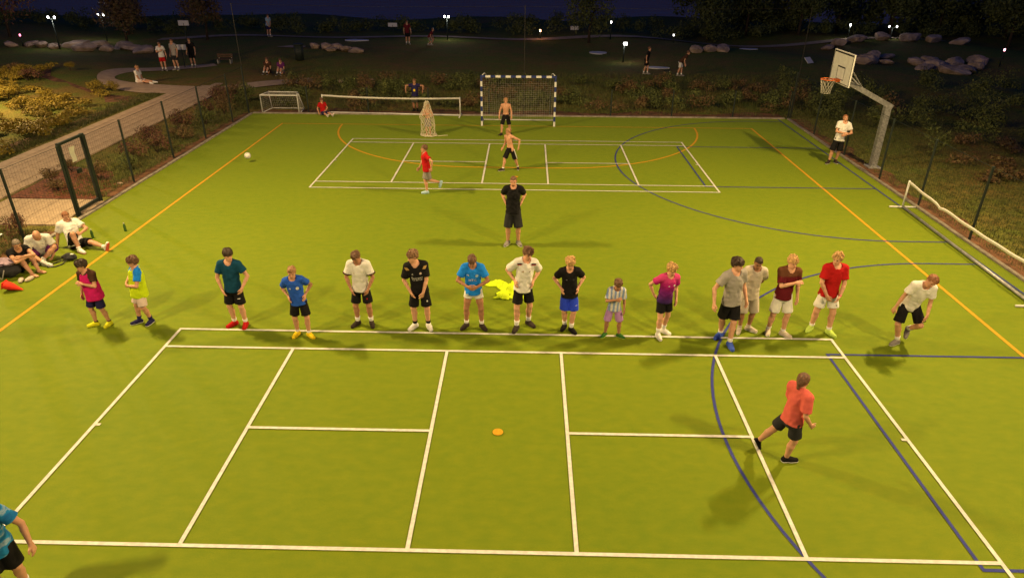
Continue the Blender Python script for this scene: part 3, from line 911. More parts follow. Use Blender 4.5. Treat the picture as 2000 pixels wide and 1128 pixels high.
mass('lakeside_thicket', sp, L_GREEN, 'black belt of bushes along the lake shore', 520, 380, .10)

# lawn tufts near the fences
def tufts(name, spots, label, seed, h=.12):
    rs = np.random.RandomState(seed); v = []; f = []; r_ = []
    for (x, y) in spots:
        for k in range(5):
            a = rs.uniform(0, 6.28); l = h*rs.uniform(.5, 1.3); w = .008
            px, py = x+rs.normal(0, .05), y+rs.normal(0, .05); z = gz(px, py)-.03
            i = len(v)
            ux, uy = math.cos(a), math.sin(a)
            v += [(px-uy*w, py+ux*w, z), (px+uy*w, py-ux*w, z), (px+ux*l*.5, py+uy*l*.5, z+l)]
            f.append((i, i+1, i+2)); q = rs.uniform(0, 1); r_ += [q]*3
    me = fast_mesh(name, v, f, False)
    at = me.attributes.new('rnd', 'FLOAT', 'POINT'); at.data.foreach_set('value', np.array(r_, np.float32))
    return tag(link(name, me, L_GRASS), label, 'grass', kind='stuff')
L_GRASS = leaf_mat('grass_blades', [(.06, .075, .02), (.10, .12, .03), (.15, .13, .045)])
tufts('grass', [(12.4+abs(rng.gauss(0, 3.2)), rng.uniform(-17, 3)) for _ in range(9000)], 'rough grass beyond the right fence', 5, .08)
tufts('grass', [(-12.5-abs(rng.gauss(0, 1.0)), rng.uniform(-9.5, 5)) for _ in range(3500)]+[(-12.5-abs(rng.gauss(0, 1.2)), rng.uniform(-18, -12.2)) for _ in range(2500)]+[(-18.3-abs(rng.gauss(0, .6)), rng.uniform(-8, 6)) for _ in range(2500)], 'rough grass by the path and the left fence', 6)
tufts('grass', [(rng.uniform(-13, 16), rng.uniform(2.5, 13)) for _ in range(7000)], 'rough grass behind the far fence', 8, .2)

# trees by the lake
def tree(x, y, H, cr, seed, m, label, n=2600, trunk=.11, group=None, sz=.11):
    r_ = empty('tree', (x, y, gz(x, y)-.05), label, 'tree', group)
    rs = np.random.RandomState(seed)
    b = MB()
    th = H*.45
    b.tube([(0, 0, 0), (rs.normal(0, .05), rs.normal(0, .05), th*.5), (rs.normal(0, .12), rs.normal(0, .12), th), (rs.normal(0, .2), rs.normal(0, .2), H*.8)], [trunk, trunk*.8, trunk*.55, trunk*.15], 8)
    for i in range(9):
        a = i*2.4+rs.uniform(-.4, .4); z0 = H*rs.uniform(.28, .6); l = cr*rs.uniform(.6, .95)
        b.tube([(0, 0, z0), (math.cos(a)*l*.5, math.sin(a)*l*.5, z0+l*.35), (math.cos(a)*l, math.sin(a)*l, z0+l*.6)], [trunk*.4, trunk*.25, trunk*.08], 5)
    b.build('trunk', M_BARK, r_, True)
    v, f, q = leaves(n, cr, cr, H*.52, sz, seed, .25, cz=H*.52, lump=14)
    me = leaf_mesh('crown', [(v, f, q)], m); link('crown', me, None, r_)
    return r_
for a in ((-39.5, 25.5, 6.6, 2.6, 1, L_RED, 'russet round-crowned tree at the top left corner'), (-30.9, 26.3, 5.6, 2.1, 2, L_BRN, 'brown tree behind the left boulders'), (-25.4, 28.2, 5.8, 1.9, 3, L_BRN, 'thin dark tree right of the left boulders'),
          (-47.5, 23.0, 6.4, 2.4, 4, L_RED, 'russet tree at the far left edge of the park'), (5.2, 27.6, 5.4, 2.0, 5, L_GREEN, 'dark green tree on the shore behind the striped goal'), (-33.8, 32, 4.6, 1.8, 6, L_BRN, 'low brown tree by the left lake shore')):
    tree(*a)
ORD = ['first', 'second', 'third', 'fourth', 'fifth', 'sixth', 'seventh', 'eighth', 'ninth', 'tenth', 'eleventh', 'twelfth', 'thirteenth', 'fourteenth', 'fifteenth']
TR = ((15.8, 33, 5.6, 2.4), (19.5, 34.5, 6.4, 2.8), (23.5, 33, 6.0, 2.5), (27.5, 35, 7.2, 3.0), (31.5, 33.5, 6.5, 2.7), (35.8, 34, 7.2, 3.0), (40, 31.5, 7.2, 3.0), (44.5, 33.0, 7.6, 3.2), (37.5, 27.0, 5.8, 2.6), (42.5, 25.5, 6.2, 2.8), (33.8, 38.5, 8, 3.2), (25.5, 39.5, 8, 3.1), (48.5, 28, 8, 3.2), (18.0, 39, 7, 2.8), (41, 37, 9, 3.4))
_o = sorted(range(len(TR)), key=lambda i: (TR[i][0]-CAM.x)/(TR[i][1]-CAM.y)); TO = {i: ORD[k] for k, i in enumerate(_o)}
for i, (x, y, H, c) in enumerate(TR):
    tree(x, y, H, c, 40+i, L_GREEN, '%s dark tree from the left along the right lake shore' % TO[i], 3600, .13, 'trees along the right lake shore', .13)

# ------------------------------------------------------------------ boulders
ORD = ['first', 'second', 'third', 'fourth', 'fifth', 'sixth', 'seventh', 'eighth', 'ninth', 'tenth', 'eleventh', 'twelfth', 'thirteenth', 'fourteenth', 'fifteenth']
def boulders(items, label, group):
    order = sorted(range(len(items)), key=lambda i: (items[i][0]-CAM.x)/(items[i][1]-CAM.y))
    for k, i in enumerate(order):
        boulder(*items[i], '%s boulder from the left %s' % (ORD[k], label), group)
def rock(seed):
    rs = np.random.RandomState(seed); bm = bmesh.new(); bmesh.ops.create_icosphere(bm, subdivisions=4, radius=1)
    P = rs.normal(0, 1, (16, 3)); P /= np.linalg.norm(P, axis=1)[:, None]; D = rs.uniform(.62, .95, 16)
    for v in bm.verts:
        for n, d in zip(P, D):
            t = v.co.x*n[0]+v.co.y*n[1]+v.co.z*n[2]
            if t > d: v.co -= Vector(n)*(t-d)*.92
        c = v.co; k = .018*math.sin(c.x*11+seed)*math.sin(c.y*13)+.014*math.sin(c.z*21+c.x*9)
        v.co = Vector((c.x*1.3, c.y*.95, c.z*.66))*(.5+k)
    me = bpy.data.meshes.new('boulder'); bm.to_mesh(me); bm.free(); return me
rocks = [rock(60+i) for i in range(7)]
for me in rocks: me.polygons.foreach_set('use_smooth', [False]*len(me.polygons))
def boulder(x, y, s, label, group):
    o = link('boulder', rocks[rng.randint(0, 6)], M_ROCK, None, (x, y, gz(x, y)+.12*s)); s *= .86; o.scale = (s*rng.uniform(.8, 1.35), s*rng.uniform(.8, 1.2), s*rng.uniform(.65, 1.1)); o.rotation_euler = (rng.uniform(-.2, .2), rng.uniform(-.2, .2), rng.uniform(0, 6.28))
    tag(o, label, 'boulder', group)
boulders(((-34.3, 21.3, 1.1), (-33.2, 21.0, 1.0), (-32.3, 22.2, 1.5), (-31.2, 21.0, 1.5), (-30.3, 22.3, 1.2), (-31.8, 24.0, 1.3), (-30.2, 24.4, 1.4), (-29.0, 23.6, 1.5), (-27.8, 22.8, 1.3), (-35.4, 21.8, .9), (-36.8, 21.6, .9)), 'in the long row at the far left', 'boulders at the far left')
boulders(((-14.5, 20.6, .9), (-13.6, 20.3, 1.0), (-12.8, 20.5, 1.1), (-12.1, 19.9, 1.0), (-11.4, 19.6, .9), (-13.0, 19.4, .8)), 'in the heap between the mini goal and the lake', 'boulders in the middle heap')
for (x, y, s, l) in ((12.4, 22.0, 1.2, 'grey-brown'), (13.4, 22.1, 1.15, 'grey'), (14.3, 22.1, 1.2, 'mossy')):
    boulder(x, y, s, {'grey-brown': 'leftmost of three boulders above the far right pitch corner', 'grey': 'middle one of three boulders above the far right pitch corner', 'mossy': 'rightmost of three boulders above the far right pitch corner'}[l], 'three boulders beyond the far right corner')
boulders(((23.4, 26.2, 1.0), (24.6, 27.2, 1.4), (26.2, 27.8, 1.5), (28.2, 28.0, 1.6), (30, 27.4, 1.5), (31.6, 26.9, 1.5), (33.2, 26.0, 1.4)), 'in the upper curved row behind the backboard', 'boulders in the upper row')
boulders(((24.4, 20.8, 1.5), (25.6, 21.4, 1.1), (23.0, 18.6, 1.3), (22.0, 16.8, 1.2), (24.2, 18.6, 1.0), (22.8, 20.4, 1.0)), 'in the heap close behind the backboard', 'boulders close behind the backboard')
boulders(((26.6, 19.2, 1.2), (27.8, 19.9, 1.3), (28.6, 18.4, 1.5), (26.9, 17.6, 1.4), (25.8, 16.6, 1.2), (27.2, 16.0, 1.5), (28.4, 16.6, 1.4), (29.6, 17.6, 1.2), (30.4, 18.8, 1.3)), 'in the big heap right of the backboard', 'boulders right of the backboard')

# ------------------------------------------------------------------ park lamps, signs, bin, white boards on the lawn
def lamp(x, y, h, heads, label, col=(1, .95, .88), e=30, r_head=.062, watt=0):
    r_ = empty('park_lamp', (x, y, gz(x, y)-.05), label, 'lamp')
    b = MB(); b.tube([(0, 0, 0), (0, 0, h)], [.045, .03], 8); b.build('pole', M_DGREEN, r_, True)
    mm = mat('lamp_glow_%s_%d' % (''.join('%02x' % int(c*255) for c in col), e), (.8, .8, .8), .4, .02, emit=col, estr=e*.55)
    for dx in heads:
        if abs(dx) > .01:
            b = MB(); b.tube([(0, 0, h-.05), (dx, 0, h)], .018, 6); b.build('arm', M_DGREEN, r_)
        b = MB(); b.tube([(dx, 0, h-.02), (dx, 0, h+.05), (dx, 0, h+.14)], [r_head*.6, r_head, r_head*.7], 10); hd = b.build('lamp_head', mm, r_, True)
        if watt:
            L = bpy.data.lights.new('lamp_light', 'POINT'); L.energy = watt; L.color = col; L.shadow_soft_size = r_head
            lo = bpy.data.objects.new('lamp_light', L); COL.objects.link(lo); lo.parent = r_; lo.location = (dx, -r_head*1.3, h+.03)
        b = MB(); b.tube([(dx, 0, h+.14), (dx, 0, h+.18)], [r_head*1.1, r_head*.4], 10); b.build('lamp_cap', M_DGREEN, hd, True)
lamp(-32.8, 20.9, 2.05, (-.22, .22), 'two-headed white park lamp, lower one at the far left', watt=30)
lamp(-33.2, 27.5, 1.95, (-.22, .22), 'two-headed white park lamp, upper one at the far left', e=22, watt=25)
lamp(-5.9, 27.2, 1.65, (-.18, .12), 'lit park lamp on the shore left of the striped goal', e=25, watt=25)
lamp(1.4, 29.6, .65, (0,), 'low orange park lamp above the striped goal', (1, .45, .2), 25, watt=8)
lamp(7.0, 28.7, 1.25, (0,), 'small white park lamp by the dark green shore tree', e=30)
lamp(6.9, 19.3, 1.2, (0, .14), 'brightest low lamp on the lawn beyond the right part of the far fence', e=45, watt=9)
lamp(11.8, 27.5, .5, (0,), 'dim low lamp on the shore above the three boulders', e=8)
lamp(26.2, 29.5, 1.0, (0,), 'white park lamp above the basketball backboard', e=28, watt=22)
lamp(29.3, 28.9, .85, (-.3, .3), 'two-headed dim park lamp right of the backboard', e=7, watt=10)
lamp(31.3, 17.9, 1.0, (0,), 'small pink light on a post at the far right edge', (1, .35, .45), 12)
lamp(-35.9, 21.6, .7, (0,), 'small pink light on a post at the far left edge', (1, .2, .35), 8)
lamp(-25.2, 0.6, 4.6, (0,), 'warm path lamp beside the paved path, just past the left edge', (1, .66, .30), 30, .12, watt=5200)
M_SIGN = mat('white_sign_board', (.6, .6, .6), .6, .05)
def sign(x, y, w, h, z, label, tilt=0):
    r_ = empty('sign', (x, y, gz(x, y)-.05), label, 'sign')
    b = MB(); b.tube([(0, 0, 0), (0, 0, z)], .03, 6); b.build('sign_post', M_DGREEN, r_)
    b = MB(); b.box((-w/2, -.02, z-h/2), (w/2, -.005+.02, z+h/2), .005); b.build('board', M_SIGN, r_)
sign(-24.4, 22.6, .75, .35, 2.0, 'white sign board on a post above the standing strollers')
sign(-21.0, 14.6, .62, .3, 1.25, 'white sign board beside the grey-clad stroller')
sign(-10.8, 30.6, .75, .3, .8, 'white sign board at the shore, left of the lake thicket')
sign(4.2, 30.2, .65, .3, .7, 'white sign board at the shore right of the orange lamp')
def putting_board(x, y, rx, ry, rot, label):
    n = 24; b = MB()
    v = []
    for z in (.02, .07):
        for k in range(n):
            a = 2*math.pi*k/n; v.append((rx*math.cos(a), ry*math.sin(a)*(1 if math.cos(a) < 0 else .8), z))
    b.add(v, [tuple(range(n))[::-1], tuple(range(n, 2*n))]+[(k, (k+1) % n, n+(k+1) % n, n+k) for k in range(n)])
    o = b.build('lawn_board', M_SIGN, None, False, (x, y, gz(x, y)-.02)); o.rotation_euler = (0, 0, R(rot)); tag(o, label, 'board', 'white boards on the lawn')
putting_board(-13.0, 26.9, .95, .55, 0, 'white oval board on the lawn above the middle boulders')
putting_board(8.75, 16.3, .75, .4, -8, 'white oval board on the lawn beside the dark-clad walker')
putting_board(5.6, 23.6, .65, .7, 20, 'white oval board beside the brightest low lamp')
putting_board(17.2, 25.6, .7, .35, 0, 'white oval board left of the backboard near the shore')
b = MB(); b.box((-.25, -.02, .02), (.25, .02, .5), .005); o = b.build('lawn_board', M_SIGN, None, False, (18.2, 15.8, gz(18.2, 15.8))); o.rotation_euler = (R(-50), 0, R(30)); tag(o, 'small tilted white board on the lawn left of the backboard', 'board', 'white boards on the lawn')
lb = empty('litter_bin', (-14.1, 15.8, gz(-14.1, 15.8)), 'dark litter bin on the lawn above the mini goal', 'bin')
b = MB(); b.tube([(0, 0, 0), (0, 0, .9)], [.26, .30], 12); b.build('bin_body', M_DGREEN, lb, True)
b = MB(); b.tube([(0, 0, .9), (0, 0, .96), (0, 0, 1.0)], [.33, .33, .2], 12); b.build('bin_lid', M_DGREEN, lb, True)
for i, (x, y, lbx) in enumerate(((-10.0, 9.6, 'pale stone lying on the slope above the mini goal'), (-8.4, 10.3, 'pale stone lying on the slope above the low net'), (-12.62, -8.3, 'small pale stone on the soil beside the gate'))):
    o = link('stone', rocks[i], mat('pale_stone', (.42, .38, .33), .9, .2, 6), None, (x, y, gz(x, y)+.03)); o.scale = ((.42, .3, .28), (.25, .2, .15), (.16, .12, .1))[i]; tag(o, lbx, 'stone')
tb = empty('picnic_bench', (-19.0, 15.9, gz(-19.0, 15.9)), 'wooden bench behind the standing strollers', 'bench')
tb.scale = (.62, .62, .62)
M_WOOD = mat('worn_wood', (.09, .05, .03), .8, .3, 4, .4, 40)
for i in range(3):
    b = MB(); b.box((-.8, -.25+i*.17, .43), (.8, -.1+i*.17, .47), .004); b.build('seat_plank', M_WOOD, tb)
for i in range(2):
    b = MB(); b.box((-.8, .27, .56+i*.2), (.8, .31, .72+i*.2), .004); b.build('back_plank', M_WOOD, tb)
for s in (-.65, .65):
    b = MB(); b.box((s-.04, -.2, 0), (s+.04, .26, .425), .004); b.box((s-.03, .312, 0.1), (s+.03, .36, .9), .004); b.build('leg', M_GALV, tb)
# ------------------------------------------------------------------ people: smooth-blended volumes meshed with surface nets
class Field:
    def __init__(s, lo, hi, vox):
        s.lo = np.array(lo, float); s.vox = vox
        s.n = np.ceil((np.array(hi)-s.lo)/vox).astype(int)+1
        s.F = np.full(tuple(s.n), 1.0, np.float32)
        s.ax = [s.lo[i]+np.arange(s.n[i])*vox for i in range(3)]
    def sub(s, lo, hi):
        a = np.clip(np.floor((np.array(lo)-s.lo)/s.vox).astype(int), 0, s.n-1)
        b = np.clip(np.ceil((np.array(hi)-s.lo)/s.vox).astype(int)+1, 1, s.n)
        sl = tuple(slice(a[i], b[i]) for i in range(3))
        return sl, s.ax[0][sl[0]][:, None, None], s.ax[1][sl[1]][None, :, None], s.ax[2][sl[2]][None, None, :]
    def add(s, fn, lo, hi, k=0.02):
        m = k+.02
        sl, x, y, z = s.sub(np.array(lo)-m, np.array(hi)+m)
        d = fn(x, y, z)
        F = s.F[sl]
        if k > 0:
            h = np.maximum(k-np.abs(F-d), 0)/k
            s.F[sl] = np.minimum(F, d)-h*h*k*.25
        else:
            s.F[sl] = np.minimum(F, d)
    def cone(s, a, b, ra, rb, k=.02, cut=None):
        a = np.array(a, float); b = np.array(b, float); ab = b-a; L2 = ab@ab+1e-12
        def fn(x, y, z):
            px, py, pz = x-a[0], y-a[1], z-a[2]
            tt = (px*ab[0]+py*ab[1]+pz*ab[2])/L2
            t = np.clip(tt, 0, 1)
            d = np.sqrt((px-t*ab[0])**2+(py-t*ab[1])**2+(pz-t*ab[2])**2)-(ra+(rb-ra)*t)
            if cut is not None:
                d = np.maximum(d, (tt-cut)*math.sqrt(L2))
            return d
        r_ = max(ra, rb)
        s.add(fn, np.minimum(a, b)-r_, np.maximum(a, b)+r_, k)
    def ell(s, c, Rm, rad, k=.02):
        c = np.array(c, float); rad = np.array(rad, float)
        def fn(x, y, z):
            px, py, pz = x-c[0], y-c[1], z-c[2]
            q = [(px*Rm[0, i]+py*Rm[1, i]+pz*Rm[2, i])/rad[i] for i in range(3)]
            k0 = np.sqrt(q[0]**2+q[1]**2+q[2]**2)+1e-9
            k1 = np.sqrt((q[0]/rad[0])**2+(q[1]/rad[1])**2+(q[2]/rad[2])**2)+1e-9
            return k0*(k0-1)/k1
        r_ = max(rad)
        s.add(fn, c-r_, c+r_, k)
    def mesh(s):
        F = s.F
        F[0], F[-1], F[:, 0], F[:, -1], F[:, :, 0], F[:, :, -1] = 1, 1, 1, 1, 1, 1
        S = F < 0
        nx, ny, nz = F.shape
        c = [S[i:nx-1+i, j:ny-1+j, k:nz-1+k] for i in (0, 1) for j in (0, 1) for k in (0, 1)]
        al = c[0].copy(); an = c[0].copy()
        for q in c[1:]: al &= q; an |= q
        act = an & ~al
        idx = np.argwhere(act)
        if len(idx) == 0: return np.zeros((0, 3)), np.zeros((0, 4), int)
        off = np.array([(i, j, k) for i in (0, 1) for j in (0, 1) for k in (0, 1)])
        val = np.stack([F[idx[:, 0]+o[0], idx[:, 1]+o[1], idx[:, 2]+o[2]] for o in off], 1)
        acc = np.zeros((len(idx), 3)); cnt = np.zeros(len(idx))
        for a in range(8):
            for b in range(a+1, 8):
                if np.abs(off[a]-off[b]).sum() != 1: continue
                va, vb = val[:, a], val[:, b]
                m = (va < 0) != (vb < 0)
                t = np.where(m, va/np.where(m, va-vb, 1), 0)
                acc += np.where(m[:, None], off[a]+t[:, None]*(off[b]-off[a]), 0); cnt += m
        V = (idx+acc/cnt[:, None])*s.vox+s.lo
        vid = -np.ones(act.shape, int); vid[tuple(idx.T)] = np.arange(len(idx))
        Q = []
        for ax in range(3):
            a1, a2 = (ax+1) % 3, (ax+2) % 3
            A = [slice(None)]*3; B = [slice(None)]*3
            A[ax] = slice(0, -1); B[ax] = slice(1, None)
            sa, sb = S[tuple(A)], S[tuple(B)]
            e = np.argwhere(sa != sb)
            g_ = sa[tuple(e.T)]
            def cell(d1, d2):
                q = e.copy(); q[:, a1] -= d1; q[:, a2] -= d2; return vid[tuple(q.T)]
            q = np.stack([cell(1, 1), cell(0, 1), cell(0, 0), cell(1, 0)], 1)
            q[~g_] = q[~g_][:, ::-1]
            Q.append(q)
        return V, np.concatenate(Q)

NG = np.random.RandomState(11).uniform(-1, 1, (24, 24, 24)).astype(np.float32)
def vnoise(x, y, z):
    x, y, z = np.broadcast_arrays(x, y, z)
    xi, yi, zi = np.floor(x).astype(int), np.floor(y).astype(int), np.floor(z).astype(int)
    fx, fy, fz = x-xi, y-yi, z-zi
    fx, fy, fz = fx*fx*(3-2*fx), fy*fy*(3-2*fy), fz*fz*(3-2*fz)
    r_ = 0
    for i in (0, 1):
        for j in (0, 1):
            for k in (0, 1):
                r_ = r_+NG[(xi+i) % 24, (yi+j) % 24, (zi+k) % 24]*(fx if i else 1-fx)*(fy if j else 1-fy)*(fz if k else 1-fz)
    return r_

def nrm(v):
    v = np.array(v, float); return v/(np.linalg.norm(v)+1e-12)
def rotz(a): c, s = math.cos(a), math.sin(a); return np.array([[c, -s, 0], [s, c, 0], [0, 0, 1.]])
def rotx(a): c, s = math.cos(a), math.sin(a); return np.array([[1, 0, 0], [0, c, -s], [0, s, c.real]])
def roty(a): c, s = math.cos(a), math.sin(a); return np.array([[c, 0, s], [0, 1, 0], [-s, 0, c]])
def ik(a, t, l1, l2, pole):
    a, t = np.array(a, float), np.array(t, float)
    d = t-a; L = np.linalg.norm(d); mx = (l1+l2)*.998
    if L > mx: d = d*mx/L; L = mx; t = a+d
    if L < abs(l1-l2)+.02: L = abs(l1-l2)+.02; d = nrm(d)*L; t = a+d
    u = d/L
    c = (l1*l1-l2*l2+L*L)/(2*L); h = math.sqrt(max(0, l1*l1-c*c))
    p = np.array(pole, float); p = p-u*(p@u); p = nrm(p)
    return a+u*c+p*h, t

# ---- materials of people
SKIN = {'fair': (.56, .30, .19), 'light': (.50, .26, .16), 'tan': (.36, .175, .10), 'dark': (.20, .095, .055), 'pale': (.60, .36, .25)}
def skin(n): return mat('skin_'+n, SKIN[n], .55, .07, 14, .08, 200, 0, .35, .08)
HAIR = {'dark': (.034, .017, .010), 'brown': (.13, .062, .032), 'mid': (.20, .105, .052), 'blond': (.52, .31, .12), 'sandy': (.32, .165, .075), 'ginger': (.26, .105, .045), 'grey': (.2, .16, .13)}
def hairm(n): return mat('hair_'+n, HAIR[n], .5, .4, 38, .7, 130, 0, .4)
def fab(name, col, rough=.85, var=.07): return mat('fabric_'+name, col, rough, var, 9, .35, 240, 0, .15)
FAB = {'black': (.0085, .008, .009), 'charcoal': (.024, .024, .028), 'white': (.68, .67, .645), 'cream': (.52, .46, .38), 'grey': (.31, .29, .275), 'red': (.40, .009, .010), 'coral': (.56, .105, .085),
       'pink': (.54, .012, .15), 'neon': (.50, .66, .010), 'teal': (.005, .052, .105), 'blue': (.018, .085, .48), 'sky': (.012, .20, .74), 'royal': (.022, .055, .62), 'navy': (.018, .016, .075), 'maroon': (.115, .008, .014),
       'lilac': (.40, .22, .50), 'brown': (.06, .028, .016), 'gold': (.42, .26, .09), 'lime': (.40, .56, .10), 'yellow': (.78, .56, .015), 'lemon': (.66, .66, .02), 'green': (.03, .12, .02), 'shoeblue': (.05, .10, .50), 'darkshoe': (.035, .026, .022), 'paleblue': (.35, .50, .62), 'pinkwhite': (.60, .48, .44), 'lightblue': (.22, .32, .50), 'moss': (.07, .07, .045), 'purple': (.12, .02, .12), 'greyshoe': (.22, .20, .19), 'burg': (.12, .012, .02)}
def F_(n): return fab(n, FAB[n])

def attr_mat(name, build, rough=.85):
    """cloth whose print follows the garment through its 'tl' coordinates (x across, z up, in body heights)"""
    if name in MATS: return MATS[name]
    m = bpy.data.materials.new(name); MATS[name] = m; m.use_nodes = True
    t = m.node_tree; b = t.nodes['Principled BSDF']
    at = t.nodes.new('ShaderNodeAttribute'); at.attribute_name = 'tl'
    sp_ = t.nodes.new('ShaderNodeSeparateXYZ'); t.links.new(at.outputs['Vector'], sp_.inputs[0])
    t.links.new(build(t, sp_, at), b.inputs['Base Color'])
    b.inputs['Roughness'].default_value = rough; b.inputs['Specular IOR Level'].default_value = .15
    nz = t.nodes.new('ShaderNodeTexNoise'); nz.inputs['Scale'].default_value = 240
    bp = t.nodes.new('ShaderNodeBump'); bp.inputs['Strength'].default_value = .3; bp.inputs['Distance'].default_value = .01
    t.links.new(nz.outputs[0], bp.inputs['Height']); t.links.new(bp.outputs[0], b.inputs['Normal'])
    return m
def ramp(t, src, stops, interp='LINEAR'):
    cr = t.nodes.new('ShaderNodeValToRGB'); cr.color_ramp.interpolation = interp
    el = cr.color_ramp.elements
    while len(el) < len(stops): el.new(.5)
    for e, (p, c) in zip(el, stops): e.position = p; e.color = tuple(c)+(1,)
    t.links.new(src, cr.inputs[0]); return cr.outputs[0]
def maprange(t, src, a, b):
    n = t.nodes.new('ShaderNodeMapRange'); n.inputs[1].default_value = a; n.inputs[2].default_value = b; t.links.new(src, n.inputs[0]); return n.outputs[0]
def m_gradient(t, s, at): return ramp(t, maprange(t, s.outputs[2], -.08, .30), [(0, (.012, .012, .05)), (.25, (.045, .012, .10)), (.55, (.15, .010, .15)), (.80, (.38, .012, .16)), (1, (.55, .05, .19))])
def m_stripes(t, s, at):
    n = t.nodes.new('ShaderNodeTexNoise'); n.inputs['Scale'].default_value = 26; t.links.new(at.outputs['Vector'], n.inputs['Vector'])
    ma = t.nodes.new('ShaderNodeMath'); ma.operation = 'MULTIPLY_ADD'; ma.inputs[1].default_value = .018; t.links.new(n.outputs[0], ma.inputs[0]); t.links.new(s.outputs[0], ma.inputs[2])
    m2 = t.nodes.new('ShaderNodeMath'); m2.operation = 'MULTIPLY'; m2.inputs[1].default_value = 2*math.pi/.060; t.links.new(ma.outputs[0], m2.inputs[0])
    m3 = t.nodes.new('ShaderNodeMath'); m3.operation = 'SINE'; t.links.new(m2.outputs[0], m3.inputs[0])
    return ramp(t, maprange(t, m3.outputs[0], -1, 1), [(0, (.21, .29, .50)), (.42, (.22, .31, .52)), (.55, (.56, .54, .52)), (1, (.58, .56, .53))])
def m_shoulder(c1, c2, z0=.235):
    return lambda t, s, at: ramp(t, maprange(t, s.outputs[2], z0-.012, z0+.012), [(0, c1), (1, c2)])
def m_smudge(t, s, at):
    n = t.nodes.new('ShaderNodeTexNoise'); n.inputs['Scale'].default_value = 13; n.inputs['Detail'].default_value = 3
    mp = t.nodes.new('ShaderNodeMapping'); mp.inputs['Scale'].default_value = (.5, 1, 1.8); mp.inputs['Rotation'].default_value = (0, .5, 0)
    t.links.new(at.outputs['Vector'], mp.inputs[0]); t.links.new(mp.outputs[0], n.inputs['Vector'])
    return ramp(t, n.outputs[0], [(.3, (.012, .10, .34)), (.52, (.014, .20, .50)), (.62, (.25, .36, .52)), (.7, (.03, .22, .50))])

def make_obj(name, V, Q, m, parent, tl=None):
    me = fast_mesh(name, V, Q)
    if tl is not None:
        at = me.attributes.new('tl', 'FLOAT_VECTOR', 'POINT'); at.data.foreach_set('vector', tl.astype(np.float32).ravel())
    return link(name, me, m, parent)

def text_mesh(txt, size):
    cu = bpy.data.curves.new('t', 'FONT'); cu.body = txt; cu.size = size; cu.align_x = 'CENTER'; cu.align_y = 'CENTER'; cu.resolution_u = 2
    o = bpy.data.objects.new('t', cu); COL.objects.link(o)
    dg = bpy.context.evaluated_depsgraph_get(); me = bpy.data.meshes.new_from_object(o.evaluated_get(dg))
    v = [tuple(p.co) for p in me.vertices]; f = [tuple(p.vertices) for p in me.polygons]
    bpy.data.objects.remove(o); bpy.data.curves.remove(cu); bpy.data.meshes.remove(me)
    return v, f
def disc_mesh(r_, n=14): return [(0, 0, 0)]+[(r_*math.cos(2*math.pi*k/n), r_*math.sin(2*math.pi*k/n)*1.1, 0) for k in range(n)], [(0, k+1, (k+1) % n+1) for k in range(n)]
def tri_mesh(s):
    v = []; f = []
    for i in range(3):
        x0 = -s+i*s*.62; w = s*.42; h = s*(.55+.45*i)
        v += [(x0, -s*.5, 0), (x0+w, -s*.5, 0), (x0+w*.55, -s*.5+h, 0), (x0-w*.45, -s*.5+h*.9, 0)]; f.append((4*i, 4*i+1, 4*i+2, 4*i+3))
    return v, f
def quad_mesh(w, h, nx=6, ny=6, skew=0):
    v = [(-w/2+w*i/nx+skew*(j/ny-.5), -h/2+h*j/ny, 0) for j in range(ny+1) for i in range(nx+1)]
    return v, [(j*(nx+1)+i, j*(nx+1)+i+1, (j+1)*(nx+1)+i+1, (j+1)*(nx+1)+i) for j in range(ny) for i in range(nx)]

